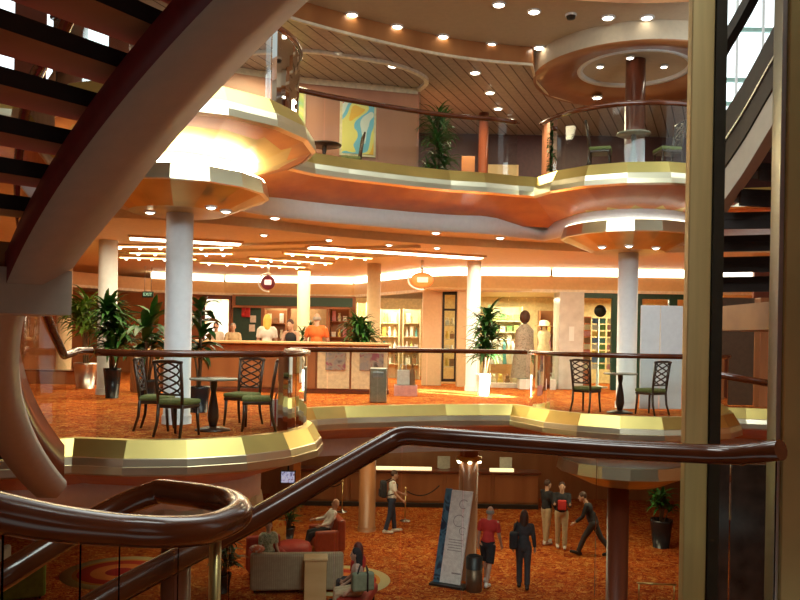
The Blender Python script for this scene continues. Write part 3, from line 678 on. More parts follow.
# right hand shop with green frames and a rack of picture cards
vbox('wall_shop', 640, 760, 25.7, 0, 2.75, YEL, th=.1, kind='structure')
t = thing('shop_window', 'green framed shop front behind the right white column', 'window', (XY(640, 22.4), 22.4, 0))
for a, b in ((581, 583), (611, 617), (632, 641), (668, 676), (700, 708)): vbox('frame', a, b, 22.4, 0, 2.7, GREENW, th=.14, parent=t)
vbox('frame', 583, 700, 22.4, 2.56, 2.70, GREENW, th=.12, parent=t)
for a, b in ((583, 611), (617, 632), (641, 668)): vbox('pane', a+.3, b-.3, 22.4, .1, 2.56, GLASS, th=.012, parent=t, b=.002)
t = thing('card_rack', 'tall wire rack of picture cards behind the glass left of the right white column', 'rack', (XY(598, 23.3), 23.3, 0))
mb = MB(); c = (XY(598, 23.3), 23.3); mb.lathe([(.3, 0), (.3, .04), (.04, .06), (.03, 2.0)], (*c, 0), 14); sd_ = mb.build('stand', STEEL, t)
for r in range(8):
    for j in range(4):
        mb = MB(); mb.bbox((c[0]-.33+.22*j, c[1]-.06-.04*(j % 2), .62+.19*r), (.18, .015, .15), .003)
        mb.build('picture_card', GOODS[(r*3+j*5) % 9], sd_)
mb = MB(); mb.lathe([(.0, 0), (.15, 0), (.18, .03), (.15, .06), (0, .06)], (0, 0, 0), 20); o = tag(mb.build('wall_clock', BLACK), 'round black clock above the rack of picture cards', 'clock')
o.rotation_euler = (R(90), 0, 0); o.location = P(600, 311, 23.1)
vbox('garment_panel', 584, 590, 24.3, .0, 2.1, mat('rust_cloth', (.45, .14, .06), .8), 'rust coloured hanging cloth beside the card rack', 'cloth', th=.2)
# robe on a stand in the shop window
t = thing('robe_mannequin', 'dark headed mannequin wearing a long grey patterned robe in the shop window', 'mannequin', (XY(525, 22.25), 22.3, .28))
x = XY(525, 22.25)
mb = MB(); n = 24; rows = []
for z, rx, ry in ((.3, .37, .2), (.8, .31, .19), (1.3, .25, .17), (1.62, .25, .14), (1.75, .14, .1), (1.8, .08, .07)):
    rows.append([(x+rx*(1+.06*math.sin(k*2*math.pi/n*7))*math.cos(k*2*math.pi/n), 22.3+ry*(1+.06*math.sin(k*2*math.pi/n*7))*math.sin(k*2*math.pi/n), z) for k in range(n+1)])
mb.strip(rows, 0, True); mb.build('robe', blotchy('robe_cloth', [(.24, .22, .17), (.38, .34, .27), (.18, .15, .11)], 14), t)
mb = MB(); mb.ell((x, 22.3, 2.0), (.11, .13, .16), 12); mb.ell((x, 22.34, 2.0), (.15, .14, .19), 12); mb.tube([(x, 22.3, 1.75), (x, 22.3, 1.9)], .055, 10); mb.build('head', mat('dark_hair', (.06, .025, .015), .6), t)
# second pale dress form with a lamp like hat
t = thing('dress_form', 'pale dress form with a wide cream hat right of the grey robe mannequin', 'mannequin', (XY(544, 24.3), 24.3, .0)); x = XY(544, 24.3)
mb = MB(); mb.lathe([(.16, .0), (.16, .04), (.02, .07), (.02, .9), (.18, .95), (.2, 1.1), (.15, 1.3), (.2, 1.5), (.17, 1.62), (.05, 1.68), (.05, 1.78)], (x, 24.3, 0), 16); mb.build('form', mat('linen', (.75, .62, .38), .7), t)
mb = MB(); mb.lathe([(.3, 1.8), (.28, 1.78), (.15, 1.82), (.14, 1.94), (.05, 1.97), (0, 1.97)], (x, 24.3, 0), 18); mb.build('hat', mat('cream_hat', (.9, .78, .5), .7), t)

# hanging signs
def hang_sign(px, py, Y, rx, rz, m1, m2, label):
    p = P(px, py, Y); t = thing('hanging_sign', label, 'sign', p)
    mb = MB(); mb.ell(p, (rx, .07, rz), 20); dc = mb.build('disc', m1, t)
    mb = MB(); mb.bbox(p+Vector((.04*rx, -.07, 0)), (rx*.95, .05, rz*.7), .02); mb.build('face', m2, dc)
    mb = MB(); pts = [p+Vector(((rx+.06)*math.cos(R(a)), -.02, (rz+.05)*math.sin(R(a)))) for a in range(75, 290, 12)]; mb.tube(pts, .02, 8); mb.build('ring', mat('sign_ring', (.9, .88, .85), .3), t)
    mb = MB(); mb.tube([p+Vector((0, 0, rz)), Vector((p.x, p.y, 3.38))], .03, 8); mb.build('rod', STEEL, t)
hang_sign(268, 282.5, 22.0, .2, .2, mat('sign_maroon', (.18, .02, .05), .4), mat('sign_pale_glow', (.9, .7, .7), .5, emit=(1, .75, .7), es=.8), 'small round maroon hanging sign with a pale face below the middle ceiling')
hang_sign(422, 280, 20.8, .3, .2, mat('sign_orange', (.8, .2, .05), .4, emit=(1, .25, .05), es=.35), mat('sign_orange_glow', (1, .6, .4), .5, emit=(1, .55, .3), es=1.0), 'glowing orange oval hanging sign between the cream column and the white column')
# green exit sign
p = P(148, 294.5, 24); t = thing('exit_sign', 'small green exit sign hanging left of the white column', 'sign', p)
mb = MB(); mb.bbox(p, (.34, .05, .18), .008); mb.build('box', GREENW, t)
mb = MB(); mb.tube([p+Vector((-.1, 0, .08)), Vector((p.x-.1, p.y, 3.38))], .01, 6); mb.tube([p+Vector((.1, 0, .08)), Vector((p.x+.1, p.y, 3.38))], .01, 6); mb.build('hanger', STEEL, t)
def text(s, loc, size, m, parent, name='lettering', rz=0):
    cu = bpy.data.curves.new(name, 'FONT'); cu.body = s; cu.size = size; cu.align_x = 'CENTER'; cu.align_y = 'CENTER'; cu.extrude = .003
    o = bpy.data.objects.new(name, cu); C.objects.link(o)
    dg = bpy.context.evaluated_depsgraph_get(); me = bpy.data.meshes.new_from_object(o.evaluated_get(dg)); bpy.data.objects.remove(o)
    o = bpy.data.objects.new(name, me); me.materials.clear(); me.materials.append(m); C.objects.link(o); o.parent = parent
    o.location = Vector(loc)-Vector(parent['_o']); o.rotation_euler = (R(90), 0, rz); return o
text('EXIT', p+Vector((0, -.032, 0)), .13, mat('exit_glow', (.5, .9, .6), .5, emit=(.4, .9, .6), es=.6), t)

# ================= COUNTER with glass insets
t = thing('service_counter', 'long service counter with pale wood top in front of the woman with blonde hair', 'counter', (-2.4, 19, 0))
xa, xb, Y = XY(150, 19.2), XY(391, 19.2), 19.2
mb = MB(); mb.bbox(((xa+xb)/2, Y, 1.19), (xb-xa, .75, .07), .02); mb.build('top', PALEWOOD, t)
mb = MB(); mb.bbox(((xa+xb)/2-.0, Y+.1, .6), (xb-xa-.1, .5, 1.1), .01); mb.build('body', MIDWOOD, t)
mb = MB(); mb.bbox(((xa+xb)/2, Y+.05, .05), (xb-xa-.06, .45, .1), .01); mb.build('plinth', DKWOOD, t)
for a, b in ((318, 350), (352, 388)):
    f_ = vbox('front_panel', a, b, Y-.18, .12, 1.13, CREAM, th=.06, parent=t)
    vbox('glass_inset', a+8, b-4, Y-.225, .56, .98, blotchy('display_inset', [(.10, .08, .07), (.28, .27, .27), (.36, .31, .25), (.30, .10, .14)], 4), th=.03, parent=f_)
vbox('front_panel', 200, 316, Y-.18, .12, 1.13, MIDWOOD, th=.05, parent=t)
# glass showcase at the right end of the counter
t = thing('glass_showcase', 'upright glass showcase on the carpet at the right end of the counter', 'showcase', (XY(405, 18.8), 18.8, 0))
vbox('base', 395, 418, 18.8, 0, .25, mat('pink_base', (.7, .4, .38), .5), th=.5, parent=t); vbox('glass_case', 396, 417, 18.8, .25, 1.12, GLASS, th=.46, parent=t, b=.003); vbox('lid', 395, 418, 18.8, 1.12, 1.16, STEEL, th=.5, parent=t)
good('bag', (XY(404, 18.8), 18.8, .253), .3, .5, GOODS[5], 'white handbag inside the upright glass showcase', 'goods in the showcase'); good('bottle', (XY(413, 18.8), 18.8, .253), .16, .5, GOODS[3], 'brown bottle inside the upright glass showcase', 'goods in the showcase')
# steel bin on the middle deck
x = XY(379, 16.6); t = thing('litter_bin', 'brushed steel square bin just behind the far glass railing', 'bin', (x, 16.75, 0))
mb = MB(); mb.bbox((x, 16.75, .36), (.36, .32, .72), .02); bd = mb.build('body', mat('bin_steel', (.45, .42, .34), .35, .8), t)
mb = MB(); mb.bbox((x, 16.59, .58), (.22, .015, .12), .004); mb.build('flap', STEEL, bd)
# folding screen at right
t = thing('folding_screen', 'white two leaf folding screen right of the right white column', 'screen', (XY(660, 15.75), 15.75, 0))
WHT = mat('screen_fabric', (.82, .85, .88), .6, 0, .03)
for a, b, dy in ((640.5, 659.5, 0), (660.5, 683, .03)):
    x0, x1 = XY(a, 15.75), XY(b, 15.75); mb = MB(); mb.bbox(((x0+x1)/2, 15.75+dy, 1.06), (x1-x0, .04, 2.04), .01, .05 if dy else -.05); mb.build('leaf', WHT, t)
# wooden drum planter at left
p = PZ(145, 392, 0); p = Vector((XY(146, 18.5), 18.5, 0)); t = thing('slatted_drum', 'round slatted wooden drum table behind the left cafe chairs', 'table', p)
mb = MB(); mb.lathe([(.3, .0), (.3, .95)], (p.x, p.y, 0), 24)
for k in range(16): a = 2*math.pi*k/16; mb.box((p.x+.315*math.cos(a), p.y+.315*math.sin(a), .48), (.03, .08, .92), a)
mb.build('body', MIDWOOD, t); mb = MB(); mb.lathe([(.0, .95), (.38, .95), (.4, .97), (.38, 1.0), (0, 1.0)], (p.x, p.y, 0), 28); mb.build('top', PALEWOOD, t)
# low bench of the left corner
t = thing('low_planter_wall', 'low brown planter wall behind the silver pot at far left', 'planter', (XY(62, 21), 21, 0)); vbox('body', 20, 106, 21, 0, .32, MIDWOOD, th=.5, parent=t); vbox('ledge', 18, 107, 21, .32, .36, DKWOOD, th=.56, parent=t)

# ================= PLANTS
def leafblade(mb, base, az, elev, L, w, droop, mi=0, n=5):
    d = Vector((math.cos(az), math.sin(az), 0)); s = Vector((-d.y, d.x, 0)); rows = []; p = Vector(base); e = elev
    for i in range(n+1):
        t = i/n; ww = w*math.sin(math.pi*min(.06+t*.94, .995))**.7*(1-.35*t)
        nrm = (d*-math.sin(e)+Vector((0, 0, math.cos(e))))
        rows.append([p-s*ww+nrm*ww*.35, p, p+s*ww+nrm*ww*.35])
        p = p+(d*math.cos(e)+Vector((0, 0, math.sin(e))))*(L/n); e -= droop/n
    mb.strip(rows, mi, True)
def plant(loc, H, spread, label, pot, potm, leafm=LEAF, nheads=5, nleaf=16, L=.55, w=.04, name='potted_palm', seed=1, low=.5):
    rnd = random.Random(seed); t = thing(name, label, 'plant', loc); x, y, z = loc; pr, ph = pot
    mb = MB(); mb.lathe([(pr*.72, z), (pr*.95, z+ph*.8), (pr, z+ph*.92), (pr, z+ph), (pr*.88, z+ph), (pr*.86, z+ph*.9), (0, z+ph*.9)], (x, y, 0), 20); mb.build('pot', potm, t)
    st = MB(); lf = MB()
    for h in range(nheads):
        a = rnd.uniform(0, 6.28); rr = spread*.4*rnd.random(); top = Vector((x+rr*math.cos(a), y+rr*math.sin(a), z+ph+(H-ph)*(low+(1-low)*(h+.5)/nheads)-L*.3))
        b = Vector((x+rr*.25*math.cos(a), y+rr*.25*math.sin(a), z+ph*.9)); st.tube([b, b.lerp(top, .5)+Vector((.02, .01, 0)), top], [.022, .018, .012], 7)
        for k in range(nleaf):
            leafblade(lf, top+Vector((0, 0, -.12*rnd.random())), rnd.uniform(0, 6.28), R(rnd.uniform(5, 75)), L*rnd.uniform(.7, 1.1), w*rnd.uniform(.8, 1.2), R(rnd.uniform(40, 110)))
    st.build('stem', mat('stem_brown', (.16, .10, .05), .8), t); lf.build('foliage', leafm, t); return t
BPOT = mat('black_pot', (.02, .02, .025), .25); WPOT = mat('white_pot', (.75, .80, .80), .3)
plant((XY(484, 19.3), 19.3, 0), 2.2, .5, 'tall palm in a white pot beside the white column near the shop window', (.18, .52), WPOT, LEAF, 9, 30, .62, .045, seed=3, low=.3)
plant((XY(359, 20.6), 20.6, 0), 1.95, .6, 'leafy palm behind the counter right of the man in orange', (.2, .5), BPOT, LEAF, 8, 28, .66, .045, seed=4)
plant((XY(305, 21.9), 21.9, 0), 1.8, .4, 'small palm behind the counter between the woman in black and the man in orange', (.2, .5), BPOT, LEAF, 4, 14, .5, .03, seed=5)
plant((XY(113, 16.6), 16.6, 0), 2.15, .6, 'dark leafy palm in a tall black pot in front of the far left white column', (.18, .62), BPOT, LEAF, 10, 30, .62, .055, seed=6, low=.35)
plant((XY(86, 19.4), 19.4, 0), 2.3, .5, 'light green palm in a shiny steel pot behind the staircase handrail', (.28, .62), STEEL, LEAF2, 8, 24, .75, .06, seed=8, low=.55)
plant((XY(148, 15.6), 15.6, 0), 1.95, .45, 'broad leaved plant left of the white column behind the cafe table', (.2, .45), BPOT, LEAF, 5, 9, .7, .10, name='broadleaf_plant', seed=11, low=.4)
plant((XY(200, 13.9), 13.9, 0), 2.0, .4, 'broad leaved plant right of the white column behind the cafe table', (.2, .45), BPOT, LEAF, 5, 9, .5, .09, name='broadleaf_plant', seed=12, low=.4)
plant((XY(434, 17.2), 17.2, L2), 1.75, .5, 'tall bushy green plant standing on the upper deck right of the paintings', (.22, .3), BPOT, LEAF, 16, 18, .5, .035, seed=14, low=.05)

# ================= CHAIRS AND TABLES
def make_chair(label):
    """local: seat centre at origin in plan, sitter faces +Y"""
    t = thing('bistro_chair', label, 'chair')
    mb = MB(); mb.bbox((0, .02, .455), (.42, .42, .07), .028); mb.build('seat', SEATG, t)
    mb = MB(); mb.bbox((0, .02, .40), (.40, .40, .045), .01); mb.build('seat_frame', CHAIRW, t)
    for s in (-1, 1):
        mb = MB(); mb.tube([(s*.17, .19, .40), (s*.175, .2, .2), (s*.185, .22, 0)], [.024, .021, .017], 8); mb.build('leg', CHAIRW, t)
        mb = MB(); mb.tube([(s*.18, -.17, .45), (s*.185, -.19, .2), (s*.20, -.25, 0)], [.024, .021, .017], 8); mb.build('leg', CHAIRW, t)
    mb = MB()
    for s in (-1, 1): mb.tube([(s*.18, -.17, .40), (s*.19, -.2, .65), (s*.20, -.25, .98)], .022, 8)
    mb.tube([(-.22, -.25, .98), (-.1, -.262, .995), (.1, -.262, .995), (.22, -.25, .98)], .022, 8); mb.tube([(-.19, -.195, .56), (.19, -.195, .56)], .014, 8); mb.build('back_frame', CHAIRW, t)
    mb = MB()
    def lat(f):
        pts = []
        for i in range(13):
            z = .56+.42*i/12; pts.append((f(i/12), -.195-.055*(z-.56)/.42, z))
        mb.tube(pts, .013, 6)
    lat(lambda u: .17*math.cos(u*2*math.pi)); lat(lambda u: -.17*math.cos(u*2*math.pi)); lat(lambda u: .17*math.sin(u*2*math.pi)); lat(lambda u: -.17*math.sin(u*2*math.pi)); mb.build('back_lattice', CHAIRW, t)
    return t
chair = make_chair('dark lattice back bistro chair nearest the railing at the left cafe table')
def face(p, q): return math.atan2(q[1]-p[1], q[0]-p[0])-math.pi/2
T1 = (-2.62, 11.3); T2 = (4.2, 15.2); T3 = (XY(321, 16.6), 16.6); T4 = (4.4, 15.3)
place(chair, (-2.93, 10.62, 0), face((-2.93, 10.62), T1)+.1)
for (x, y, z), T, lab in (((-3.42, 11.25, 0), T1, 'dark lattice back bistro chair left of the left cafe table, beside the white column'), ((-2.0, 11.4, 0), T1, 'dark lattice back bistro chair at the right of the left cafe table, side on'),
        ((-2.35, 12.05, 0), T1, 'dark lattice back bistro chair at the far side of the left cafe table'),
        ((3.58, 15.3, 0), T2, 'dark lattice back bistro chair left of the small right table'), ((4.72, 14.95, 0), T2, 'dark lattice back bistro chair right of the small right table, before the white screen'),
        ((XY(348, 16.7), 16.7, L2), T3, 'lattice back chair on the upper deck in front of the large abstract painting'),
        ((3.8, 15.5, L2), T4, 'lattice back chair on the upper right balcony left of the dark column'), ((5.1, 15.4, L2), T4, 'lattice back chair on the upper right balcony right of the dark column')):
    dup(chair, (x, y, z), R(32) if 'white screen' in lab else R(-42) if 'left of the small right' in lab else face((x, y), T), lab)
def table(loc, r, h, label, topm):
    t = thing('pedestal_table', label, 'table', loc); x, y, z = loc
    mb = MB(); mb.lathe([(0, z+h-.03), (r-.01, z+h-.03), (r, z+h-.015), (r-.01, z+h), (0, z+h)], (x, y, 0), 32); mb.build('top', topm, t)
    mb = MB(); mb.lathe([(.05, z+h-.03), (.05, z+h-.12), (.035, z+h-.2), (.075, z+h*.4), (.08, z+.18), (.05, z+.06)], (x, y, 0), 18); mb.build('pedestal', CHAIRW, t)
    mb = MB(); mb.lathe([(0, z+.06), (.1, z+.055), (.24, z+.02), (.25, z), (0, z)], (x, y, 0), 24); mb.build('base', CHAIRW, t); return t
TT = mat('stone_table_top', (.42, .38, .30), .15)
table((*T1, 0), .34, .74, 'small round pedestal table among four bistro chairs in the left bay', TT); table((*T2, 0), .32, .76, 'small round pedestal table between two bistro chairs in the right bay', TT)
table((*T3, L2), .36, .74, 'dark round table on the upper deck left of the painting chair', CHAIRW); table((*T4, L2), .32, .74, 'small round table on the upper right balcony before the dark column', TT)
# striped bag on the floor by the right chair of the left table
x, y = XY(281, 12.0), 12.0
t = thing('shopping_bag', 'striped paper shopping bag standing on the carpet right of the left cafe table', 'bag', (x, y, 0))
mb = MB(); mb.bbox((x, y, .2), (.26, .12, .4), .006); mb.build('body', stripes('bag_stripes', (.8, .78, .75), (.55, .06, .06), R(90), 14, .6, .4), t)
for s in (-.04, .04): mb = MB(); mb.tube([(x-.07, y+s, .4), (x-.05, y+s, .5), (x+.05, y+s, .5), (x+.07, y+s, .4)], .008, 6); mb.build('handle', DKWOOD, t)

# ================= PAINTINGS on the upper deck
def on_wall(px, Y): return XY(px, Y)
def painting(px0, px1, py0, py1, seg, label, m, sc):
    p, q = Vector(UW[seg]), Vector(UW[seg+1]); d = (q-p)
    def hit(px):
        k = ray(px, 130)[0]/F; s = (p.x-k*p.y)/(k*d.y-d.x); return p+d*s
    a, b = hit(px0), hit(px1); c = (a+b)/2; n = Vector((d.y, -d.x)).normalized(); ang = math.atan2(d.y, d.x)
    z1, z0 = P(px0, py0, c.y).z, P(px0, py1, c.y).z; c = c+n*.085
    t = thing('painting', label, 'painting', (c.x, c.y, z0))
    mb = MB(); mb.bbox((c.x, c.y, (z0+z1)/2), ((b-a).length, .04, z1-z0), .006, ang); f_ = mb.build('frame', mat('cream_frame', (.75, .65, .4), .5), t)
    c = c+n*.024; mb = MB(); mb.bbox((c.x, c.y, (z0+z1)/2), ((b-a).length-.1, .02, z1-z0-.1), .003, ang); mb.build('canvas', m, f_)
ART = blotchy('abstract_paint', [(.9, .5, .05), (.85, .75, .2), (.2, .55, .7), (.75, .8, .7), (.7, .15, .1), (.1, .45, .6)], 1.5, 0, .4)
[n for n in ART.node_tree.nodes if n.type == 'VALTORGB'][-1].color_ramp.interpolation = 'CONSTANT'
painting(339, 375, 102, 157, 2, 'large bright abstract painting in yellow, blue and orange on the upper deck wall', ART, 1)
painting(273, 304, 86, 128, 1, 'partly hidden abstract painting in green and blue seen through the left balcony glass', blotchy('abstract_green', [(.1, .4, .55), (.5, .65, .2), (.85, .75, .25), (.15, .5, .5)], 1.3, 0, 2), 1)

q = [PZ(*k, 6.85) for k in ((236, 54), (300, 51), (345, 56), (395, 65), (424, 79), (412, 92))]
mb = MB(); e_ = smooth([Vector((k.x, k.y)) for k in q], 6); f_ = offset(e_, .1); mb.strip([[(a.x, a.y, 6.80), (b.x, b.y, 6.80), (b.x, b.y, 6.86), (a.x, a.y, 6.86), (a.x, a.y, 6.80)] for a, b in zip(e_, f_)]); struct('trim_19', mb, mat('white_trim', (.85, .78, .68), .5))
# ================= DOWNLIGHTS
def downlights(spots, z, where, group, r=.085, glow=True, lens=LAMP):
    spots = sorted(spots)
    for i, (px, py) in enumerate(spots):
        p = PZ(px, py, z) if not isinstance(z, dict) else PZ(px, py, z[(px, py)])
        zz = p.z
        if i == 0 or True:
            lab = 'small round %s, %s from the left %s' % ('ceiling downlight', ORD[i], where)
        t = thing('downlight', lab, 'light', (p.x, p.y, zz-.05), group)
        mb = MB(); mb.lathe([(r*1.3, zz), (r*1.3, zz-.025), (r, zz-.03), (r, zz)], (p.x, p.y, 0), 18); rg = mb.build('ring', WHITE, t)
        mb = MB(); mb.lathe([(r*.98, zz-.012), (r*.8, zz-.035), (r*.3, zz-.05), (0, zz-.052)], (p.x, p.y, 0), 16); mb.build('lens', lens, rg)
downlights([(352, 14), (397, 26), (443, 36), (491, 44), (539, 47), (499, 4), (534, 11), (608, 17), (647, 17)], 7.2, 'across the tan front ceiling', 'downlights in the tan ceiling', .1)
downlights([(475, 72), (490, 92), (510, 119), (498, 108), (597, 97), (337, 54), (393, 65)], 6.86, 'under the slatted wood ceiling', 'downlights in the slatted ceiling', .1)
downlights([(600, 66), (630, 57), (664, 66)], 7.12, 'inside the round drum ceiling', 'downlights in the drum ceiling', .07)
downlights([(275, 217), (500, 237), (436, 232)], 3.55, 'on the soffit edge of the middle ceiling', 'downlights on the soffit edge', .09)
downlights([(264, 234), (329, 239), (309, 242), (389, 244), (437, 247)], 3.38, 'on the flat middle ceiling', 'downlights on the middle ceiling', .07)
downlights([(602, 246), (629, 245), (656, 247)], L2-1.42, 'under the right gold pod', 'downlights under the right pod', .07)
downlights([(150, 211), (211, 206), (226, 210)], L2-1.42, 'under the left gold pod', 'downlights under the left pod', .07)
p = PZ(571, 14, 7.2); t = thing('smoke_detector', 'dark smoke detector on the tan front ceiling among the downlights', 'detector', (p.x, p.y, 7.1))
mb = MB(); mb.lathe([(.1, 7.2), (.1, 7.16), (0, 7.16)], (p.x, p.y, 0), 16); mb.build('base', WHITE, t); mb = MB(); mb.lathe([(.085, 7.16), (.07, 7.11), (0, 7.1)], (p.x, p.y, 0), 16); mb.build('dome', BLACK, t)
# ================= ENCLOSURE beyond the frame and the dark bay at right
mb = MB(); mb.box((-11, 12, 2), (.2, 38, 12.6)); struct('wall_left', mb, MIDWOOD)
mb = MB(); mb.box((0, -6, 2), (22, .2, 12.6)); struct('wall_rear', mb, DKWOOD)
mb = MB(); mb.box((11, 12, -1.2), (.2, 38, 6)); mb.box((11, 20, 5), (.2, 22, 6.4)); mb.box((11, 1, 5), (.2, 10, 6.4)); struct('wall_right', mb, MIDWOOD)
def wall_px(nm, px0, px1, Y, z0, z1, m): return vbox(nm, px0, px1, Y, z0, z1, m, th=.12, kind='structure')
wall_px('wall_bay', 752, 900, 18.6, 0, 3.38, DKWOOD)
wall_px('wall_bay_lower', 708, 900, 11.0, L0, -.3, DARK)
vbox('ribbed_panel', 700, 753, 17.4, 0.02, 2.35, stripes('ribbed_dark', (.10, .06, .035), (.04, .02, .012), 0, 14), 'dark ribbed panel under the stair landing between the two gold posts', 'panel', th=.1)
t = thing('bay_pilaster', 'brown wood pilaster right of the dark ribbed panel', 'pilaster', (XY(763, 17.3), 17.3, 0)); vbox('shaft', 757, 769, 17.3, 0, 2.35, MIDWOOD, th=.3, parent=t)
mb = MB(); mb.tube([P(707, 373, 11.0), P(779, 385, 11.0)], .05, 10); a = P(742, 379, 11.0); t = thing('bay_handrail', 'dark handrail crossing in front of the ribbed panel', 'handrail', (a.x, a.y, L0))
mb.build('rail', RAILWOOD, t)
mb = MB(); q = P(776, 384, 11.0); mb.tube([q, Vector((q.x, q.y, -.3))], .03, 8); q = P(712, 374, 11.0); mb.tube([q, Vector((q.x, q.y, -.3))], .03, 8); mb.build('post', BLACK, t)
# tall window beyond the right stair, upper deck
t = thing('window_wall', 'bright daylight window with white frames high behind the right staircase', 'window', (XY(745, 13.5), 13.5, 4.6))
SKYP = mat('bright_sky_pane', (.85, .95, 1), .3, emit=(.86, .97, 1), es=1.5)
for i in range(4):
    vbox('lit_pane', 706+26*i, 730+26*i, 13.5, 4.7, 7.6, SKYP, th=.03, parent=t)
for i in range(5): vbox('mullion', 703.5+26*i, 706.5+26*i, 13.46, 4.6, 7.7, WHITE, th=.08, parent=t)
for z in (5.35, 5.75, 6.6): vbox('transom', 704, 812, 13.46, z, z+.07, mat('transom_teal', (.35, .55, .5), .4), th=.07, parent=t)
# windows of the upper deck seen through the left staircase
t = thing('window_wall', 'bright daylight window panes glimpsed between the steps of the curved staircase', 'window', (XY(60, 13.2), 13.2, 4.6))
for a, b in ((-8, 10), (42, 60), (78, 104)): vbox('lit_pane', a, b, 13.2, 4.8, 7.1, SKYP, th=.03, parent=t)
for a, b in ((-60, -8), (10, 42), (60, 78), (104, 125)): vbox('mullion', a, b, 13.2, 4.6, 7.2, DKWOOD, th=.06, parent=t)

# ================= PEOPLE
def remesh(mb, vox, m, name, parent, sm=2):
    me = bpy.data.meshes.new('tmp'); me.from_pydata([tuple(p) for p in mb.v], [], mb.f)
    o = bpy.data.objects.new('tmp', me); C.objects.link(o)
    r = o.modifiers.new('r', 'REMESH'); r.mode = 'VOXEL'; r.voxel_size = vox
    if sm: k = o.modifiers.new('s', 'SMOOTH'); k.factor = .5; k.iterations = sm
    dg = bpy.context.evaluated_depsgraph_get(); n = bpy.data.meshes.new_from_object(o.evaluated_get(dg)); bpy.data.objects.remove(o)
    n.name = name; n.materials.clear(); n.materials.append(m)
    n.polygons.foreach_set('use_smooth', [True]*len(n.polygons))
    q = bpy.data.objects.new(name, n); C.objects.link(q); q.parent = parent; q['_o'] = (0, 0, 0); return q
def rotx(v, a): return Vector((v.x, v.y*math.cos(a)-v.z*math.sin(a), v.y*math.sin(a)+v.z*math.cos(a)))
def person(label, loc, rz, H=1.74, lean=0, legs=((0, 0), (0, 0)), arms=((10, 8, 15), (10, 8, 15)), top=None, bottom=None, sleeve=.5, leglen=1., hair='short', hairm=None, skin=SKIN, female=False, shoes=None, drop=0, skirt=False, headturn=0, neckline=1.47, detail=.011):
    """local: faces +Y; legs = (hip flexion, knee bend); arms = (forward swing, outward, elbow bend), degrees"""
    t = thing('person', label, 'person', (0, 0, 0)); f = .93 if female else 1.
    pel = Vector((0, 0, .93-drop)); ln = -R(lean)
    def T(v): return pel+rotx(Vector(v)-Vector((0, 0, .93)), ln)
    chest = T((0, 0, 1.27)); neck = T((0, -.01, 1.47)); hd = T((0, .03, 1.625))
    B = MB()
    B.cap(pel, T((0, 0, 1.08)), .125*f, .115*f); B.ell(T((0, 0, .97)), (.155, .105, .10), 12); B.ell(T((0, .005, 1.30)), (.165*f, .105, .16), 12); B.cap(T((-.15*f, 0, 1.40)), T((.15*f, 0, 1.40)), .055, .055); B.cap(T((0, 0, 1.40)), T((0, .01, 1.54)), .06, .055)
    hm = Matrix.Rotation(R(headturn), 3, 'Z')
    def Hd(v): return hd+rotx(hm@Vector(v), ln*.5)
    B.ell(hd, (.076, .095, .118), 14); B.cap(Hd((0, .03, -.04)), Hd((0, .055, -.085)), .06, .04)
    B.cap(Hd((0, .088, .01)), Hd((0, .108, -.028)), .012, .017); B.cap(Hd((-.02, .09, -.062)), Hd((.02, .09, -.062)), .009, .009)
    for s in (-1, 1): B.ell(Hd((s*.077, -.005, -.01)), (.014, .026, .034), 8)
    J = {}
    for i, s in enumerate((-1, 1)):
        hf, kb = legs[i]; hip = pel+Vector((s*.09, 0, -.02)); d = rotx(Vector((0, 0, -1)), R(hf)); kn = hip+d*.42; d2 = rotx(Vector((0, 0, -1)), R(hf-kb)); an = kn+d2*.41
        fw = rotx(Vector((0, 1, 0)), R(hf-kb)*.6); toe = an+fw*.17+Vector((0, 0, -.04))*1.0
        B.cap(hip, kn, .085, .055); B.cap(kn, an, .055, .038); B.cap(kn+d2*.1+Vector((0, -.012, 0)), kn+d2*.2, .052, .045); B.cap(an+Vector((0, -.04, -.04)), toe, .038, .03)
        J['leg%d' % i] = (hip, kn, an, toe, fw)
        af, ab, eb = arms[i]; sh = T((s*.185*f, 0, 1.40))
        d = rotx(Vector((s*math.sin(R(ab)), 0, -math.cos(R(ab)))), R(af)+ln*.5); el = sh+d*.29
        d2 = rotx(Vector((s*math.sin(R(ab))*.6, 0, -math.cos(R(ab)))), R(af+eb)+ln*.5); wr = el+d2*.245
        B.cap(sh, el, .05*f, .04*f); B.cap(el, wr, .04*f, .027*f)
        side = Vector((0, 1, 0)) if abs(d2.y) < .8 else Vector((0, 0, 1)); side = (side-d2*side.dot(d2)).normalized(); palm = wr+d2*.075
        B.cap(wr, palm, .027, .03); nrm = d2.cross(side).normalized()*(-s)
        for j, (o_, L) in enumerate(((.028, .065), (.010, .075), (-.009, .070), (-.027, .055))):
            k0 = palm+side*o_; k1 = k0+d2*L*.55+nrm*.006; k2 = k1+d2*L*.4+nrm*.022; B.cap(k0, k1, .0105, .0095, 7); B.cap(k1, k2, .0095, .0085, 7)
        k0 = wr+d2*.03+side*.02; k1 = k0+(d2*.5+side*.8).normalized()*.04; B.cap(k0, k1, .012, .011, 7); B.cap(k1, k1+(d2*.9+side*.3).normalized()*.03, .011, .009, 7)
        J['arm%d' % i] = (sh, el, wr)
    remesh(B, detail, skin, 'body', t)
    # eyes
    for s in (-1, 1): e = MB(); e.ell(Hd((s*.03, .086, .005)), (.012, .008, .008), 8); e.build('eye', BLACK, t)
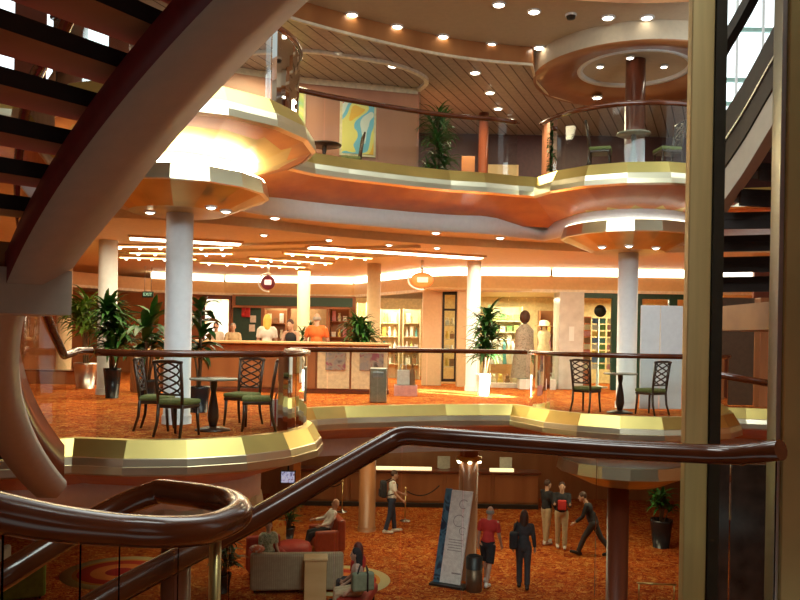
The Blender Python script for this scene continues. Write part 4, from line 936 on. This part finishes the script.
    # clothes
    if bottom:
        M_ = MB(); M_.ell(T((0, 0, .97)), (.17, .12, .11), 12); M_.cap(pel, T((0, 0, 1.06)), .135, .125)
        if skirt:
            rows = []
            for z, rx in ((1.02, .15), (.9, .19), (.7, .21), (.5, .24)): rows.append([pel+Vector((rx*math.cos(k*math.pi/10), rx*.75*math.sin(k*math.pi/10), z-.93)) for k in range(21)])
            q = MB(); q.strip(rows, 0, True); q.build('skirt', bottom, t)
        else:
            for i in (0, 1):
                hip, kn, an, toe, fw = J['leg%d' % i]
                if leglen >= 1: M_.cap(hip, kn, .102, .072); M_.tube([kn, an+Vector((0, 0, .01))], [.072, .064], 12); M_.ell(kn, (.074, .074, .074), 10)
                else: M_.tube([hip, hip.lerp(kn, leglen)], [.104, .092], 14)
            remesh(M_, .016, bottom, 'shorts' if leglen < 1 else 'trousers', t, 3)
    if top:
        M_ = MB(); M_.cap(T((0, 0, 1.0)), T((0, 0, 1.12)), .142*f, .132*f); M_.ell(T((0, 0, 1.0)), (.168, .122, .1), 12); M_.ell(T((0, .005, 1.29)), (.182*f, .122, .17), 14)
        if sleeve > 0:
            M_.cap(T((-.155*f, 0, 1.40)), T((.155*f, 0, 1.40)), .066, .066)
            for i in (0, 1):
                sh, el, wr = J['arm%d' % i]
                if sleeve <= .5: M_.cap(sh, sh, .066, .066); M_.tube([sh, sh.lerp(el, sleeve*1.5)], [.064, .062], 12)
                else: M_.cap(sh, el, .064, .053); M_.tube([el, el.lerp(wr, .9)], [.052, .042], 12); M_.ell(el, (.054, .054, .054), 10)
        else:
            for s in (-1, 1): M_.cap(T((s*.09, .06, 1.36)), T((s*.09, -.01, 1.455)), .022, .022)
        remesh(M_, .016, top, 'shirt', t, 3)
    hm_ = hairm or mat('dark_hair', (.06, .025, .015), .6)
    if hair:
        q = MB(); q.ell(Hd((0, -.018, .03)), (.086, .1, .105), 14)
        if hair == 'long': q.cap(Hd((0, -.05, .0)), Hd((0, -.075, -.2)), .085, .07); q.cap(Hd((-.06, -.03, .0)), Hd((-.07, -.04, -.17)), .04, .03); q.cap(Hd((.06, -.03, .0)), Hd((.07, -.04, -.17)), .04, .03)
        if hair == 'fringe':
            q = MB()
            for k in range(9): a = R(180+180*k/8); q.ell(Hd((.078*math.cos(a), .09*math.sin(a)-.005, -.01)), (.022, .022, .05), 8)
        if hair == 'bun': q.ell(Hd((0, -.12, .06)), (.05, .05, .05), 10)
        remesh(q, .014, hm_, 'hair', t, 2)
    sm_ = shoes or BLACK
    for i in (0, 1):
        hip, kn, an, toe, fw = J['leg%d' % i]; q = MB(); q.cap(an+Vector((0, -.045, -.045)), toe+Vector((0, .02, -.002)), .048, .038); q.ell(an+Vector((0, -.01, -.02)), (.05, .055, .05), 8); q.build('shoe', sm_, t)
    zmin = min(min((J['leg%d' % i][2].z-.095, J['leg%d' % i][3].z-.042)) for i in (0, 1)); k = H/1.745
    if drop: zmin = min(zmin, 0) if False else zmin
    t.scale = (k, k, k); t.rotation_euler = (0, 0, rz); t.location = (loc[0], loc[1], loc[2]-zmin*k)
    t['_k'] = k; return t, T, J
def carry(name, mats, label, mb, who, cat, parts=()):
    """something a person carries: shape given in the person's own space, left as a thing of its own"""
    t = thing(name, label, cat, (0, 0, 0)); mb.build('body', mats, t)
    for nm, q, m in parts: q.build(nm, m, t)
    t.scale = who.scale; t.rotation_euler = who.rotation_euler; t.location = who.location; return t
ORANGE = mat('orange_shirt', (.78, .16, .03), .8, 0, .06); WHITEC = mat('white_cloth', (.78, .75, .68), .8, 0, .05); REDC = mat('red_cloth', (.55, .035, .03), .8, 0, .06); BLK = mat('black_cloth', (.018, .018, .022), .85, 0, .2); DKGREY = mat('charcoal_cloth', (.05, .05, .055), .85); DENIM = mat('dark_denim', (.025, .04, .08), .8); KHAKI = mat('khaki_cloth', (.52, .40, .24), .85); GREENC = blotchy('green_print', [(.25, .3, .15), (.5, .5, .35), (.15, .2, .1)], 14)
BLOND = mat('blonde_hair', (.75, .52, .10), .6); GREYH = mat('grey_hair', (.32, .28, .25), .6); AUB = mat('auburn_hair', (.12, .02, .015), .5)
person('man in an orange shirt standing with his back to us behind the counter', (XY(317, 20.4), 20.3, 0), .0, 1.93, 0, arms=((12, 14, 40), (12, 14, 40)), top=ORANGE, bottom=BLK, sleeve=.5, hair='fringe', hairm=GREYH)
person('woman with long blonde hair in a white top standing behind the counter', (XY(267, 20.6), 20.6, 0), R(10), 1.88, 0, top=WHITEC, bottom=KHAKI, sleeve=.5, hair='long', hairm=BLOND, female=True)
person('dark haired woman in a black sleeveless top leaning over the counter', (XY(293, 20.3), 20.3, 0), R(165), 1.78, 14, arms=((25, 10, 25), (25, 10, 25)), top=BLK, bottom=BLK, sleeve=0, hair='short', female=True)
person('person in a pale top far behind the counter, below the lit poster at left', (XY(216, 24.5), 24.5, 0), R(180), 1.72, 0, top=WHITEC, bottom=KHAKI, hair='short')
person('person in a tan top far behind the counter, right of the lit poster', (XY(233, 24.3), 24.3, 0), R(190), 1.70, 0, top=KHAKI, bottom=DENIM, hair='short', hairm=GREYH)
def at0(px, py): p = PZ(px, py, L0); return (p.x, p.y, L0)
# lower deck
w, T, J = person('man in a white t-shirt and jeans wearing a black backpack on the lower deck', at0(391, 533), R(-80), 1.78, 4, ((10, 5), (-8, 8)), ((20, 8, 50), (10, 8, 40)), WHITEC, DENIM, .5, hair='short', shoes=WHITEC)
b_ = MB(); b_.bbox((0, -.235, 1.22), (.3, .17, .46), .05); b_.bbox((0, -.335, 1.12), (.22, .05, .2), .02)
st_ = MB(); [st_.tube([(s*.11, -.15, 1.42), (s*.12, .02, 1.5), (s*.12, .15, 1.35), (s*.13, .10, 1.12), (s*.13, -.15, 1.05)], .016, 6) for s in (-1, 1)]
carry('backpack', BLK, 'black backpack worn by the man in the white t-shirt', b_, w, 'backpack', [('strap', st_, BLK)])
w, T, J = person('man in a red t-shirt and black shorts walking on the lower deck', at0(487, 585), R(-25), 1.78, 10, ((18, 10), (-16, 10)), ((5, 10, 10), (10, 8, 20)), REDC, BLK, .5, .95, hair='fringe', hairm=GREYH, shoes=WHITEC)
w, T, J = person('dark haired woman in charcoal clothes with a black shoulder bag beside the man in red', at0(523, 588), R(-10), 1.72, 4, ((8, 8), (-8, 8)), ((5, 8, 15), (5, 10, 15)), DKGREY, DKGREY, 1, 1, hair='long', female=True)
b_ = MB(); b_.bbox((-.22, -.16, 1.1), (.2, .24, .38), .05); st_ = MB(); st_.tube([(-.22, -.1, 1.28), (-.15, -.03, 1.5), (-.13, .1, 1.42)], .016, 6)
carry('shoulder_bag', BLK, 'black shoulder bag on the back of the woman in charcoal', b_, w, 'bag', [('strap', st_, BLK)])
person('person in a dark top and khaki trousers, left one of the standing pair', at0(546, 544), R(-60), 1.74, 0, ((4, 0), (-4, 4)), ((15, 8, 60), (10, 8, 20)), BLK, KHAKI, .6, 1, hair='short', shoes=WHITEC)
w, T, J = person('person in a dark top and khaki trousers, right one of the standing pair', at0(561, 548), R(170), 1.76, 0, ((4, 0), (-4, 4)), ((30, 2, 75), (30, 2, 75)), BLK, KHAKI, .6, 1, hair='short', shoes=WHITEC)
b_ = MB(); b_.bbox((0, .26, 1.18), (.22, .1, .26), .03); carry('red_pouch', REDC, 'red pouch held in front of the right person of the standing pair', b_, w, 'bag')
person('man in dark clothes striding left beside the dark red lower column', at0(593, 556), R(75), 1.76, 22, ((32, 12), (-26, 12)), ((30, 6, 30), (-10, 8, 20)), BLK, DKGREY, 1, 1, hair='short')

# seats on the lower deck
def armchair(label, loc, rz, m, w=.8, name='armchair'):
    t = thing(name, label, 'armchair' if w < 1.2 else 'sofa')
    mb = MB(); mb.bbox((0, 0, .3), (w-.24, .68, .26), .05); mb.build('seat', m, t)
    mb = MB(); mb.bbox((0, -.36, .48), (w, .2, .80), .06); mb.build('backrest', m, t)
    for s in (-1, 1): mb = MB(); mb.bbox((s*(w/2-.08), .02, .34), (.16, .62, .56), .06); mb.build('arm', m, t)
    for sx in (-1, 1):
        for sy in (-1, 1): mb = MB(); mb.tube([(sx*(w/2-.1), sy*.28, .10), (sx*(w/2-.1), sy*.28, 0)], [.03, .022], 8); mb.build('leg', BLACK, t)
    return place(t, loc, rz)
RUST = mat('rust_leather', (.38, .06, .02), .4); BEIGE = stripes('beige_ribbed', (.46, .38, .24), (.38, .30, .18), R(90), 22, .7, .3)
REDU = mat('red_upholstery', (.40, .03, .015), .6)
SX, SY, z = x, y, z = at0(297, 588)
armchair('long beige ribbed sofa seen from behind at the bottom of the picture', (x, y, L0), R(6), BEIGE, 2.0, 'sofa')
a = at0(324, 551); armchair('rust leather armchair holding the reclining man in the white shirt', a, R(108), RUST, .95)
person('bald man in a white shirt reclining in the rust armchair', (a[0]+.04, a[1]+.0, L0), R(108), 1.74, -24, ((78, 55), (82, 70)), ((25, 18, 40), (30, 15, 40)), WHITEC, BLK, .9, 1, hair=None, drop=.43)
a = at0(267, 577); armchair('red armchair holding the woman in the green print top', a, R(-155), REDU, .8)
person('dark haired woman in a green print top seated left of the beige sofa', (a[0]+.02, a[1], L0), R(-155), 1.66, -2, ((86, 80), (86, 84)), ((4, 6, 48), (4, 6, 48)), GREENC, BLK, .5, 1, hair='short', female=True, drop=.42)
a = at0(357, 612); t = thing('bench', 'low red bench under the seated couple at the bottom centre', 'bench', (0, 0, 0)); mb = MB(); mb.bbox((0, 0, .33), (1.3, .6, .2), .05); mb.build('seat', REDU, t); [MB().tube([(sx*.55, sy*.22, .24), (sx*.55, sy*.22, 0)], [.03, .022], 8).build('leg', BLACK, t) for sx in (-1, 1) for sy in (-1, 1)]; place(t, a, R(80))
w1 = person('auburn haired person in a red top seated beside the woman with the bag', (a[0]-.0, a[1]+.27, L0), R(60), 1.70, 0, ((86, 80), (86, 84)), ((4, 6, 48), (4, 6, 48)), REDC, DKGREY, .5, 1, hair='long', hairm=AUB, female=True, drop=.42)
w, T, J = person('black haired woman in a pale top seated with a grey green bag behind her', (a[0]+.02, a[1]-.27, L0), R(95), 1.74, 2, ((86, 80), (86, 84)), ((2, 6, 45), (6, 6, 50)), mat('pale_pink_cloth', (.6, .42, .34), .8), KHAKI, .3, 1, hair='long', hairm=BLK, female=True, drop=.42)
q = at0(366, 612); q = (q[0], q[1]+.0, L0); t = thing('tote_bag', 'grey green tote bag with black straps held at the side of the black haired woman', 'bag', (q[0]-.05, q[1]-.6, L0+.62))
mb = MB(); mb.bbox((q[0]-.05, q[1]-.6, L0+.8), (.44, .16, .36), .04, R(20)); mb.build('body', mat('sage_cloth', (.22, .26, .17), .8), t)
mb = MB(); c = Vector((q[0]-.05, q[1]-.6, L0+.8))
for s in (-.1, .1): mb.tube([c+Vector((s, -.09, -.17)), c+Vector((s, -.095, .17)), c+Vector((s*.6, .02, .30)), c+Vector((s, .1, .17))], .016, 6)
mb.build('strap', BLK, t)
q = at0(316, 597); t = thing('wooden_pedestal', 'plain light wooden pedestal box standing behind the beige sofa', 'pedestal', q)
mb = MB(); mb.bbox((q[0], q[1]-.2, L0+.45), (.46, .4, .86), .012, R(6)); mb.build('body', PALEWOOD, t); mb = MB(); mb.bbox((q[0], q[1]-.2, L0+.9), (.5, .44, .05), .012, R(6)); mb.build('top', PALEWOOD, t)
q = at0(293, 560); mb = MB(); mb.lathe([(0, L0), (.42, L0), (.46, L0+.1), (.46, L0+.34), (.4, L0+.42), (0, L0+.44)], (q[0], q[1], 0), 24); tag(mb.build('ottoman', REDU), 'round red ottoman beyond the beige sofa', 'ottoman')
q = at0(279, 553); t = thing('table_sign', 'small orange sign board on a stand behind the beige sofa', 'sign', q)
mb = MB(); mb.bbox((q[0], q[1], L0+.55), (.34, .03, .56), .008); mb.build('board', blotchy('orange_sign', [(.8, .25, .03), (.9, .5, .1), (.7, .12, .02)], 5), t); mb = MB(); mb.lathe([(.16, L0), (.16, L0+.02), (.02, L0+.04), (.02, L0+.3)], (q[0], q[1], 0), 14); mb.build('stand', BLACK, t)
plant(at0(221, 592), 1.3, .6, 'dark bushy plant in a black pot left of the beige sofa', (.22, .4), BPOT, LEAF, 8, 16, .45, .04, seed=21, low=.3)
plant(at0(288, 538), 1.1, .5, 'low dark plant in a black pot behind the orange sign board', (.2, .3), BPOT, LEAF, 6, 14, .4, .035, seed=22, low=.3)
plant(at0(661, 547), 1.6, .5, 'dark plant in a black pot at right on the red carpet', (.3, .75), BPOT, LEAF, 7, 14, .5, .05, seed=23, low=.5)
mb = MB(); mb.ell((SX-.82, SY-.44, L0+.965), (.17, .1, .085), 12); tag(mb.build('cushion', blotchy('floral_cloth', [(.85, .75, .65), (.8, .2, .08), (.9, .5, .3)], 7)), 'orange and white floral cushion lying on the left end of the beige sofa', 'cushion')
mb = MB(); q = at0(20, 597); armchair('lime green armchair at the bottom left corner', q, R(30), mat('lime_fabric', (.25, .38, .05), .8), .9)
q = at0(-14, 575); armchair('pale grey armchair behind the lime green one', q, R(10), mat('pale_fabric', (.5, .48, .42), .8), .9)
# carpet medallions
def rug(px, py, r, label):
    q = at0(px, py); m = mat('medallion_'+str(px), (.6, .4, .1), .95, spec=.1); nt = m.node_tree; b = nt.nodes['Principled BSDF']; tc = [n for n in nt.nodes if n.type == 'TEX_COORD'][0]
    ln = nt.nodes.new('ShaderNodeVectorMath'); ln.operation = 'LENGTH'; dv = nt.nodes.new('ShaderNodeMath'); dv.operation = 'DIVIDE'; dv.inputs[1].default_value = r
    rp = nt.nodes.new('ShaderNodeValToRGB'); rp.color_ramp.interpolation = 'CONSTANT'; e = rp.color_ramp.elements
    cs = [(0, (.35, .03, .03)), (.25, (.7, .2, .05)), (.5, (.5, .05, .03)), (.72, (.72, .30, .06)), (.8, (.62, .50, .24))]
    while len(e) < 5: e.new(.5)
    for i, (p_, c) in enumerate(cs): e[i].position = p_; e[i].color = (*c, 1)
    nt.links.new(tc.outputs['Object'], ln.inputs[0]); nt.links.new(ln.outputs['Value'], dv.inputs[0]); nt.links.new(dv.outputs[0], rp.inputs[0]); nt.links.new(rp.outputs[0], b.inputs['Base Color'])
    mb = MB(); mb.lathe([(0, L0), (r, L0), (r, L0+.006), (0, L0+.006)], (q[0], q[1], 0), 48); return tag(mb.build('round_rug', m), label, 'rug')
rug(340, 580, 1.15, 'round carpet medallion with a beige rim under the seats at bottom centre'); rug(120, 572, 1.3, 'round carpet medallion with a beige rim behind the loop handrail')

# reception and far side of the lower deck
pn = None
t = thing('reception_desk', 'long brown wood reception desk at the back of the lower deck', 'desk', (XY(430, 26.6), 26.6, L0))
fd = vbox('front', 300, 540, 26.6, L0, L0+1.15, MIDWOOD, th=.5, parent=t); vbox('top', 298, 542, 26.55, L0+1.15, L0+1.21, DKWOOD, th=.7, parent=t); vbox('plinth', 299, 541, 26.3, L0, L0+.14, BLACK, th=.1, parent=t)
GLOW = mat('desk_glow', (1, .8, .5), .5, emit=(1, .75, .4), es=1.4)
for a, b in ((376, 434), (492, 516)): vbox('desk_lamp', a, b, 26.3, L0+1.22, L0+1.32, GLOW, th=.12, parent=t)
for i in range(5): vbox('front_panel', 305+48*i, 349+48*i, 26.33, L0+.2, L0+1.1, MIDWOOD, th=.05, parent=fd)
for px, lab in ((446, 'small pale framed sign standing on the reception desk left of the banner'), (508, 'small pale framed sign standing on the reception desk right of the banner'), (575, 'pale framed notice at the right of the reception desk')):
    x = XY(px, 26.7); mb = MB(); mb.bbox((x, 26.7, L0+1.432), (.42, .03, .40), .01); mb.bbox((x, 26.73, L0+1.226), (.3, .12, .02), .004); tag(mb.build('desk_sign', mat('dull_paper', (.5, .48, .40), .6)), lab, 'sign')
vbox('wall_art', 400, 428, 28.05, L0+1.7, L0+2.6, blotchy('dim_art', [(.3, .06, .02), (.1, .04, .03), (.4, .2, .05)], 2), 'dim red and brown picture on the wall behind the reception desk', 'picture', th=.04)
vbox('wall_panel', 296, 303, 25.3, L0, L0+3.1, SOFFIT, 'narrow orange lit panel left of the reception desk on the lower deck', 'panel', th=.15)
t = thing('wall_screen', 'blue tinted screen hanging left of the orange panel on the lower deck', 'screen', P(288, 478, 22)); p = P(288, 477, 22)
mb = MB(); mb.bbox(p, (.42, .06, .36), .01); mb.build('casing', BLACK, t); mb = MB(); mb.bbox(p+Vector((0, -.035, 0)), (.36, .012, .3), .003); mb.build('display', blotchy('screen_glow', [(.1, .12, .3), (.5, .55, .8), (.15, .1, .2)], 6, .5), t)
mb = MB(); mb.tube([p+Vector((0, .05, .1)), Vector((p.x, p.y+.05, -1.05))], .025, 8); mb.build('arm', BLACK, t)
# banner
q = Vector(at0(450, 586)); t = thing('banner_stand', 'tall white banner stand with a dark blue edge leaning beside the brown lower column', 'banner', q)
ax = Vector((.9, -.436, 0)); nb = Vector((.436, .9, 0)); upv = (Vector((0, 0, 1))+nb*.10+ax*.09).normalized()
def slab3(c, w, h, th, m, nm, off):
    mb = MB(); M_ = Matrix((ax, nb*1.0, upv)).transposed(); mb.box(c, (w, th, h), M=M_); return mb.build(nm, m, pn if nm == 'text_line' else t)
o_ = q+Vector((0, 0, .05)); BLUEB = blotchy('blue_print', [(.02, .04, .08), (.08, .2, .3), (.01, .015, .03)], 3)
pn = slab3(o_+upv*1.05, .5, 2.08, .05, mat('banner_white', (.85, .82, .78), .5), 'panel', 0)
slab3(o_+upv*1.05-ax*.33, .15, 2.12, .06, BLUEB, 'blue_edge', 0)
FAINT = mat('faint_ink', (.35, .32, .31), .6)
for k in range(5): slab3(o_+upv*(.75+.06*k)-nb*.028+ax*.0, .34-.04*(k % 2), .014, .006, FAINT, 'text_line', 0)
for k, (u_, z_, r_) in enumerate(((.08, 1.8, .1), (.02, 1.42, .13), (.14, 1.2, .08))):
    mb = MB(); pts = [o_+upv*(z_+r_*math.sin(a*math.pi/9))+ax*(u_+r_*math.cos(a*math.pi/9))-nb*.03 for a in range(2, 16)]; mb.tube(pts, .008, 6); mb.build('swirl_print', FAINT, pn)
slab3(o_+upv*.25-nb*.028+ax*.12, .22, .03, .006, FAINT, 'text_line', 0)
mb = MB(); mb.box(q+Vector((-.02, 0, .025)), (.85, .34, .05), math.atan2(ax.y, ax.x)); mb.build('foot', BLACK, t)
mb = MB(); mb.tube([q+nb*.45+Vector((0, 0, 0.02)), o_+upv*1.5+nb*.05], .015, 6); mb.build('strut', BLACK, t)
# bin
q = at0(473, 588); t = thing('litter_bin', 'round brown litter bin with a black open top before the brown lower column', 'bin', q)
mb = MB(); mb.lathe([(.17, L0), (.18, L0+.02), (.18, L0+.5)], (q[0], q[1]-.2, 0), 24); mb.build('body', mat('bin_bronze', (.16, .10, .06), .35, .6), t)
mb = MB(); mb.lathe([(.185, L0+.5), (.185, L0+.75), (.15, L0+.78), (.14, L0+.70), (0, L0+.70)], (q[0], q[1]-.2, 0), 24); mb.build('top', BLACK, t)
# stanchions and rope
def stanchion(px, py, label):
    q = at0(px, py); t = thing('rope_stanchion', label, 'stanchion', q); mb = MB(); mb.lathe([(.16, L0), (.16, L0+.02), (.03, L0+.05), (.02, L0+.1)], (q[0], q[1], 0), 20); mb.build('base', STEEL, t)
    mb = MB(); mb.tube([(q[0], q[1], L0+.05), (q[0], q[1], L0+.95)], .02, 10); mb.build('pole', BRASS, t); mb = MB(); mb.ell((q[0], q[1], L0+.99), (.04, .04, .045), 10); mb.build('finial', BRASS, t); return Vector((q[0], q[1], L0+.9))
a = stanchion(405, 521, 'steel based rope stanchion right of the man with the backpack'); b = stanchion(342, 512, 'steel based rope stanchion left of the man with the backpack')
def rope(p, q, label):
    mb = MB(); mb.tube([p.lerp(q, i/12)+Vector((0, 0, -.35*4*(i/12)*(1-i/12)*.6)) for i in range(13)], .018, 8); tag(mb.build('barrier_rope', BLK), label, 'rope')
c = Vector((XY(442, 24.8), 24.8, L0+1.0))
rope(a+Vector((.06, 0, 0)), c, 'dark barrier rope sagging from the stanchion toward the banner stand'); rope(b+Vector((-.05, 0, 0)), Vector((XY(318, 26.2), 26.2, L0+1.0)), 'dark barrier rope sagging to the left of the brown lower column')
# brass rail around the dark red lower column
t = thing('brass_floor_rail', 'low brass rail running right from the dark red lower column', 'rail', (5.3, 16.9, L0)); p = P(637, 583, 17); q = P(676, 585, 17)
mb = MB(); mb.tube([p, q], .02, 8); mb.build('rail', BRASS, t); mb = MB(); [mb.tube([k, Vector((k.x, k.y, L0))], .015, 8) for k in (p.lerp(q, .05), p.lerp(q, .95))]; mb.build('post', BRASS, t)
# ring of lamps at the head of the brown lower column
t = thing('column_lamp_ring', 'glowing lamp ring at the top of the brown lower column behind the banner', 'light', (XY(471, 18.6), 18.6, L0+2.72))
mb = MB(); mb.lathe([(.23, L0+2.72), (.3, L0+2.74), (.3, L0+2.82), (.23, L0+2.84)], (XY(471, 18.6), 18.6, 0), 28); mb.build('ring', BRASS, t)
for k in range(6): a = R(60*k+30); mb = MB(); mb.lathe([(0, -.05), (.04, -.04), (.045, 0), (0, 0)], (XY(471, 18.6)+.27*math.cos(a), 18.6+.27*math.sin(a), L0+2.735), 10); mb.build('bulb', LAMP, t)
# ================= LIGHT
def area(nm, loc, size, power, col, rot=(0, 0, 0), sy=None, spread=None):
    l = bpy.data.lights.new(nm, 'AREA'); l.energy = power; l.color = col; l.size = size
    if sy: l.shape = 'RECTANGLE'; l.size_y = sy
    if spread: l.spread = spread
    o = bpy.data.objects.new(nm, l); o.location = loc; o.rotation_euler = rot; C.objects.link(o); return o
WARM = (1, .84, .52); DAY = (.95, 1, .95)
# rows of ceiling lamps on the middle deck
for x, y, p in ((-5.5, 15.5, 90), (-6, 20.5, 110), (-2.8, 18, 110), (-3, 23, 120), (.3, 19, 110), (3, 19.5, 110), (6.2, 19.2, 90)):
    area('ceiling_lamps', (x, y, 3.3), 2.2, p*1.0, WARM)
# shop windows
for x, y, p in ((3.4, 24.2, 130), (7, 24.2, 110), (-.6, 25.6, 120), (-3.8, 27.9, 50)):
    area('shop_lamps', (x, y, 2.6), 1.6, p, (1, .88, .58))
# lower deck
for x, y, p in ((-4.5, 19.5, 30), (-1, 21.5, 44), (2.5, 20.5, 48), (5.5, 20.5, 44), (0, 25.5, 28), (4, 25.5, 18)):
    area('lower_lamps', (x, y, L0+2.95), 1.6, p, WARM)
# upper deck
for x, y, p in ((-2.5, 15.4, 110), (1.4, 18.3, 120), (4.8, 18.8, 90)):
    area('upper_lamps', (x, y, 6.75), 1.4, p, WARM)
# daylight through the glazed roof over the atrium, then the added fills
area('roof_daylight', (.5, 8.5, 8.6), 6, 500, DAY, (0, 0, 0), 7)
area('stair_fill', (2.4, .6, 7.5), 2.5, 190, DAY, (R(30), 0, 0))  # added fill under the closed ceiling, brightens the front of the gold post
area('front_fill', (1.2, 3.4, 7.3), 5, 420, (.86, 1, 1), (R(64), 0, 0), 2)  # added unseen fill, lights pods, far fascia and columns from the camera side
l = bpy.data.lights.new('window_sun', 'SPOT'); l.energy = 70000; l.color = (1, .95, .85); l.spot_size = R(10); l.spot_blend = .25; l.shadow_soft_size = .05
o = bpy.data.objects.new('window_sun', l); o.location = (7.2, 14.6, 3.0); C.objects.link(o); d = Vector((1.55, 19.9, 0))-o.location; o.rotation_euler = d.to_track_quat('-Z', 'Y').to_euler()
w = bpy.data.worlds.new('sky'); scene.world = w; w.use_nodes = True
w.node_tree.nodes['Background'].inputs[0].default_value = (.90, 1, .94, 1); w.node_tree.nodes['Background'].inputs[1].default_value = .55

# ================= CAMERA
cam = bpy.data.cameras.new('camera'); co = bpy.data.objects.new('camera', cam); C.objects.link(co)
cam.sensor_width = 36; cam.lens = 36.0; cam.sensor_fit = 'HORIZONTAL'; cam.clip_start = .05
co.location = (0, 0, EYE)
co.rotation_euler = (Matrix.Rotation(R(90), 4, 'X') @ Matrix.Rotation(ROLL, 4, 'Z')).to_euler()
# principal point sits at (400, 338) in the photo
cam.shift_y = (HZ-300)/800
scene.camera = co
scene.view_settings.view_transform = 'Standard'; scene.view_settings.look = 'None'
scene.view_settings.gamma = 1; scene.view_settings.use_curve_mapping = False
scene.view_settings.exposure = .14
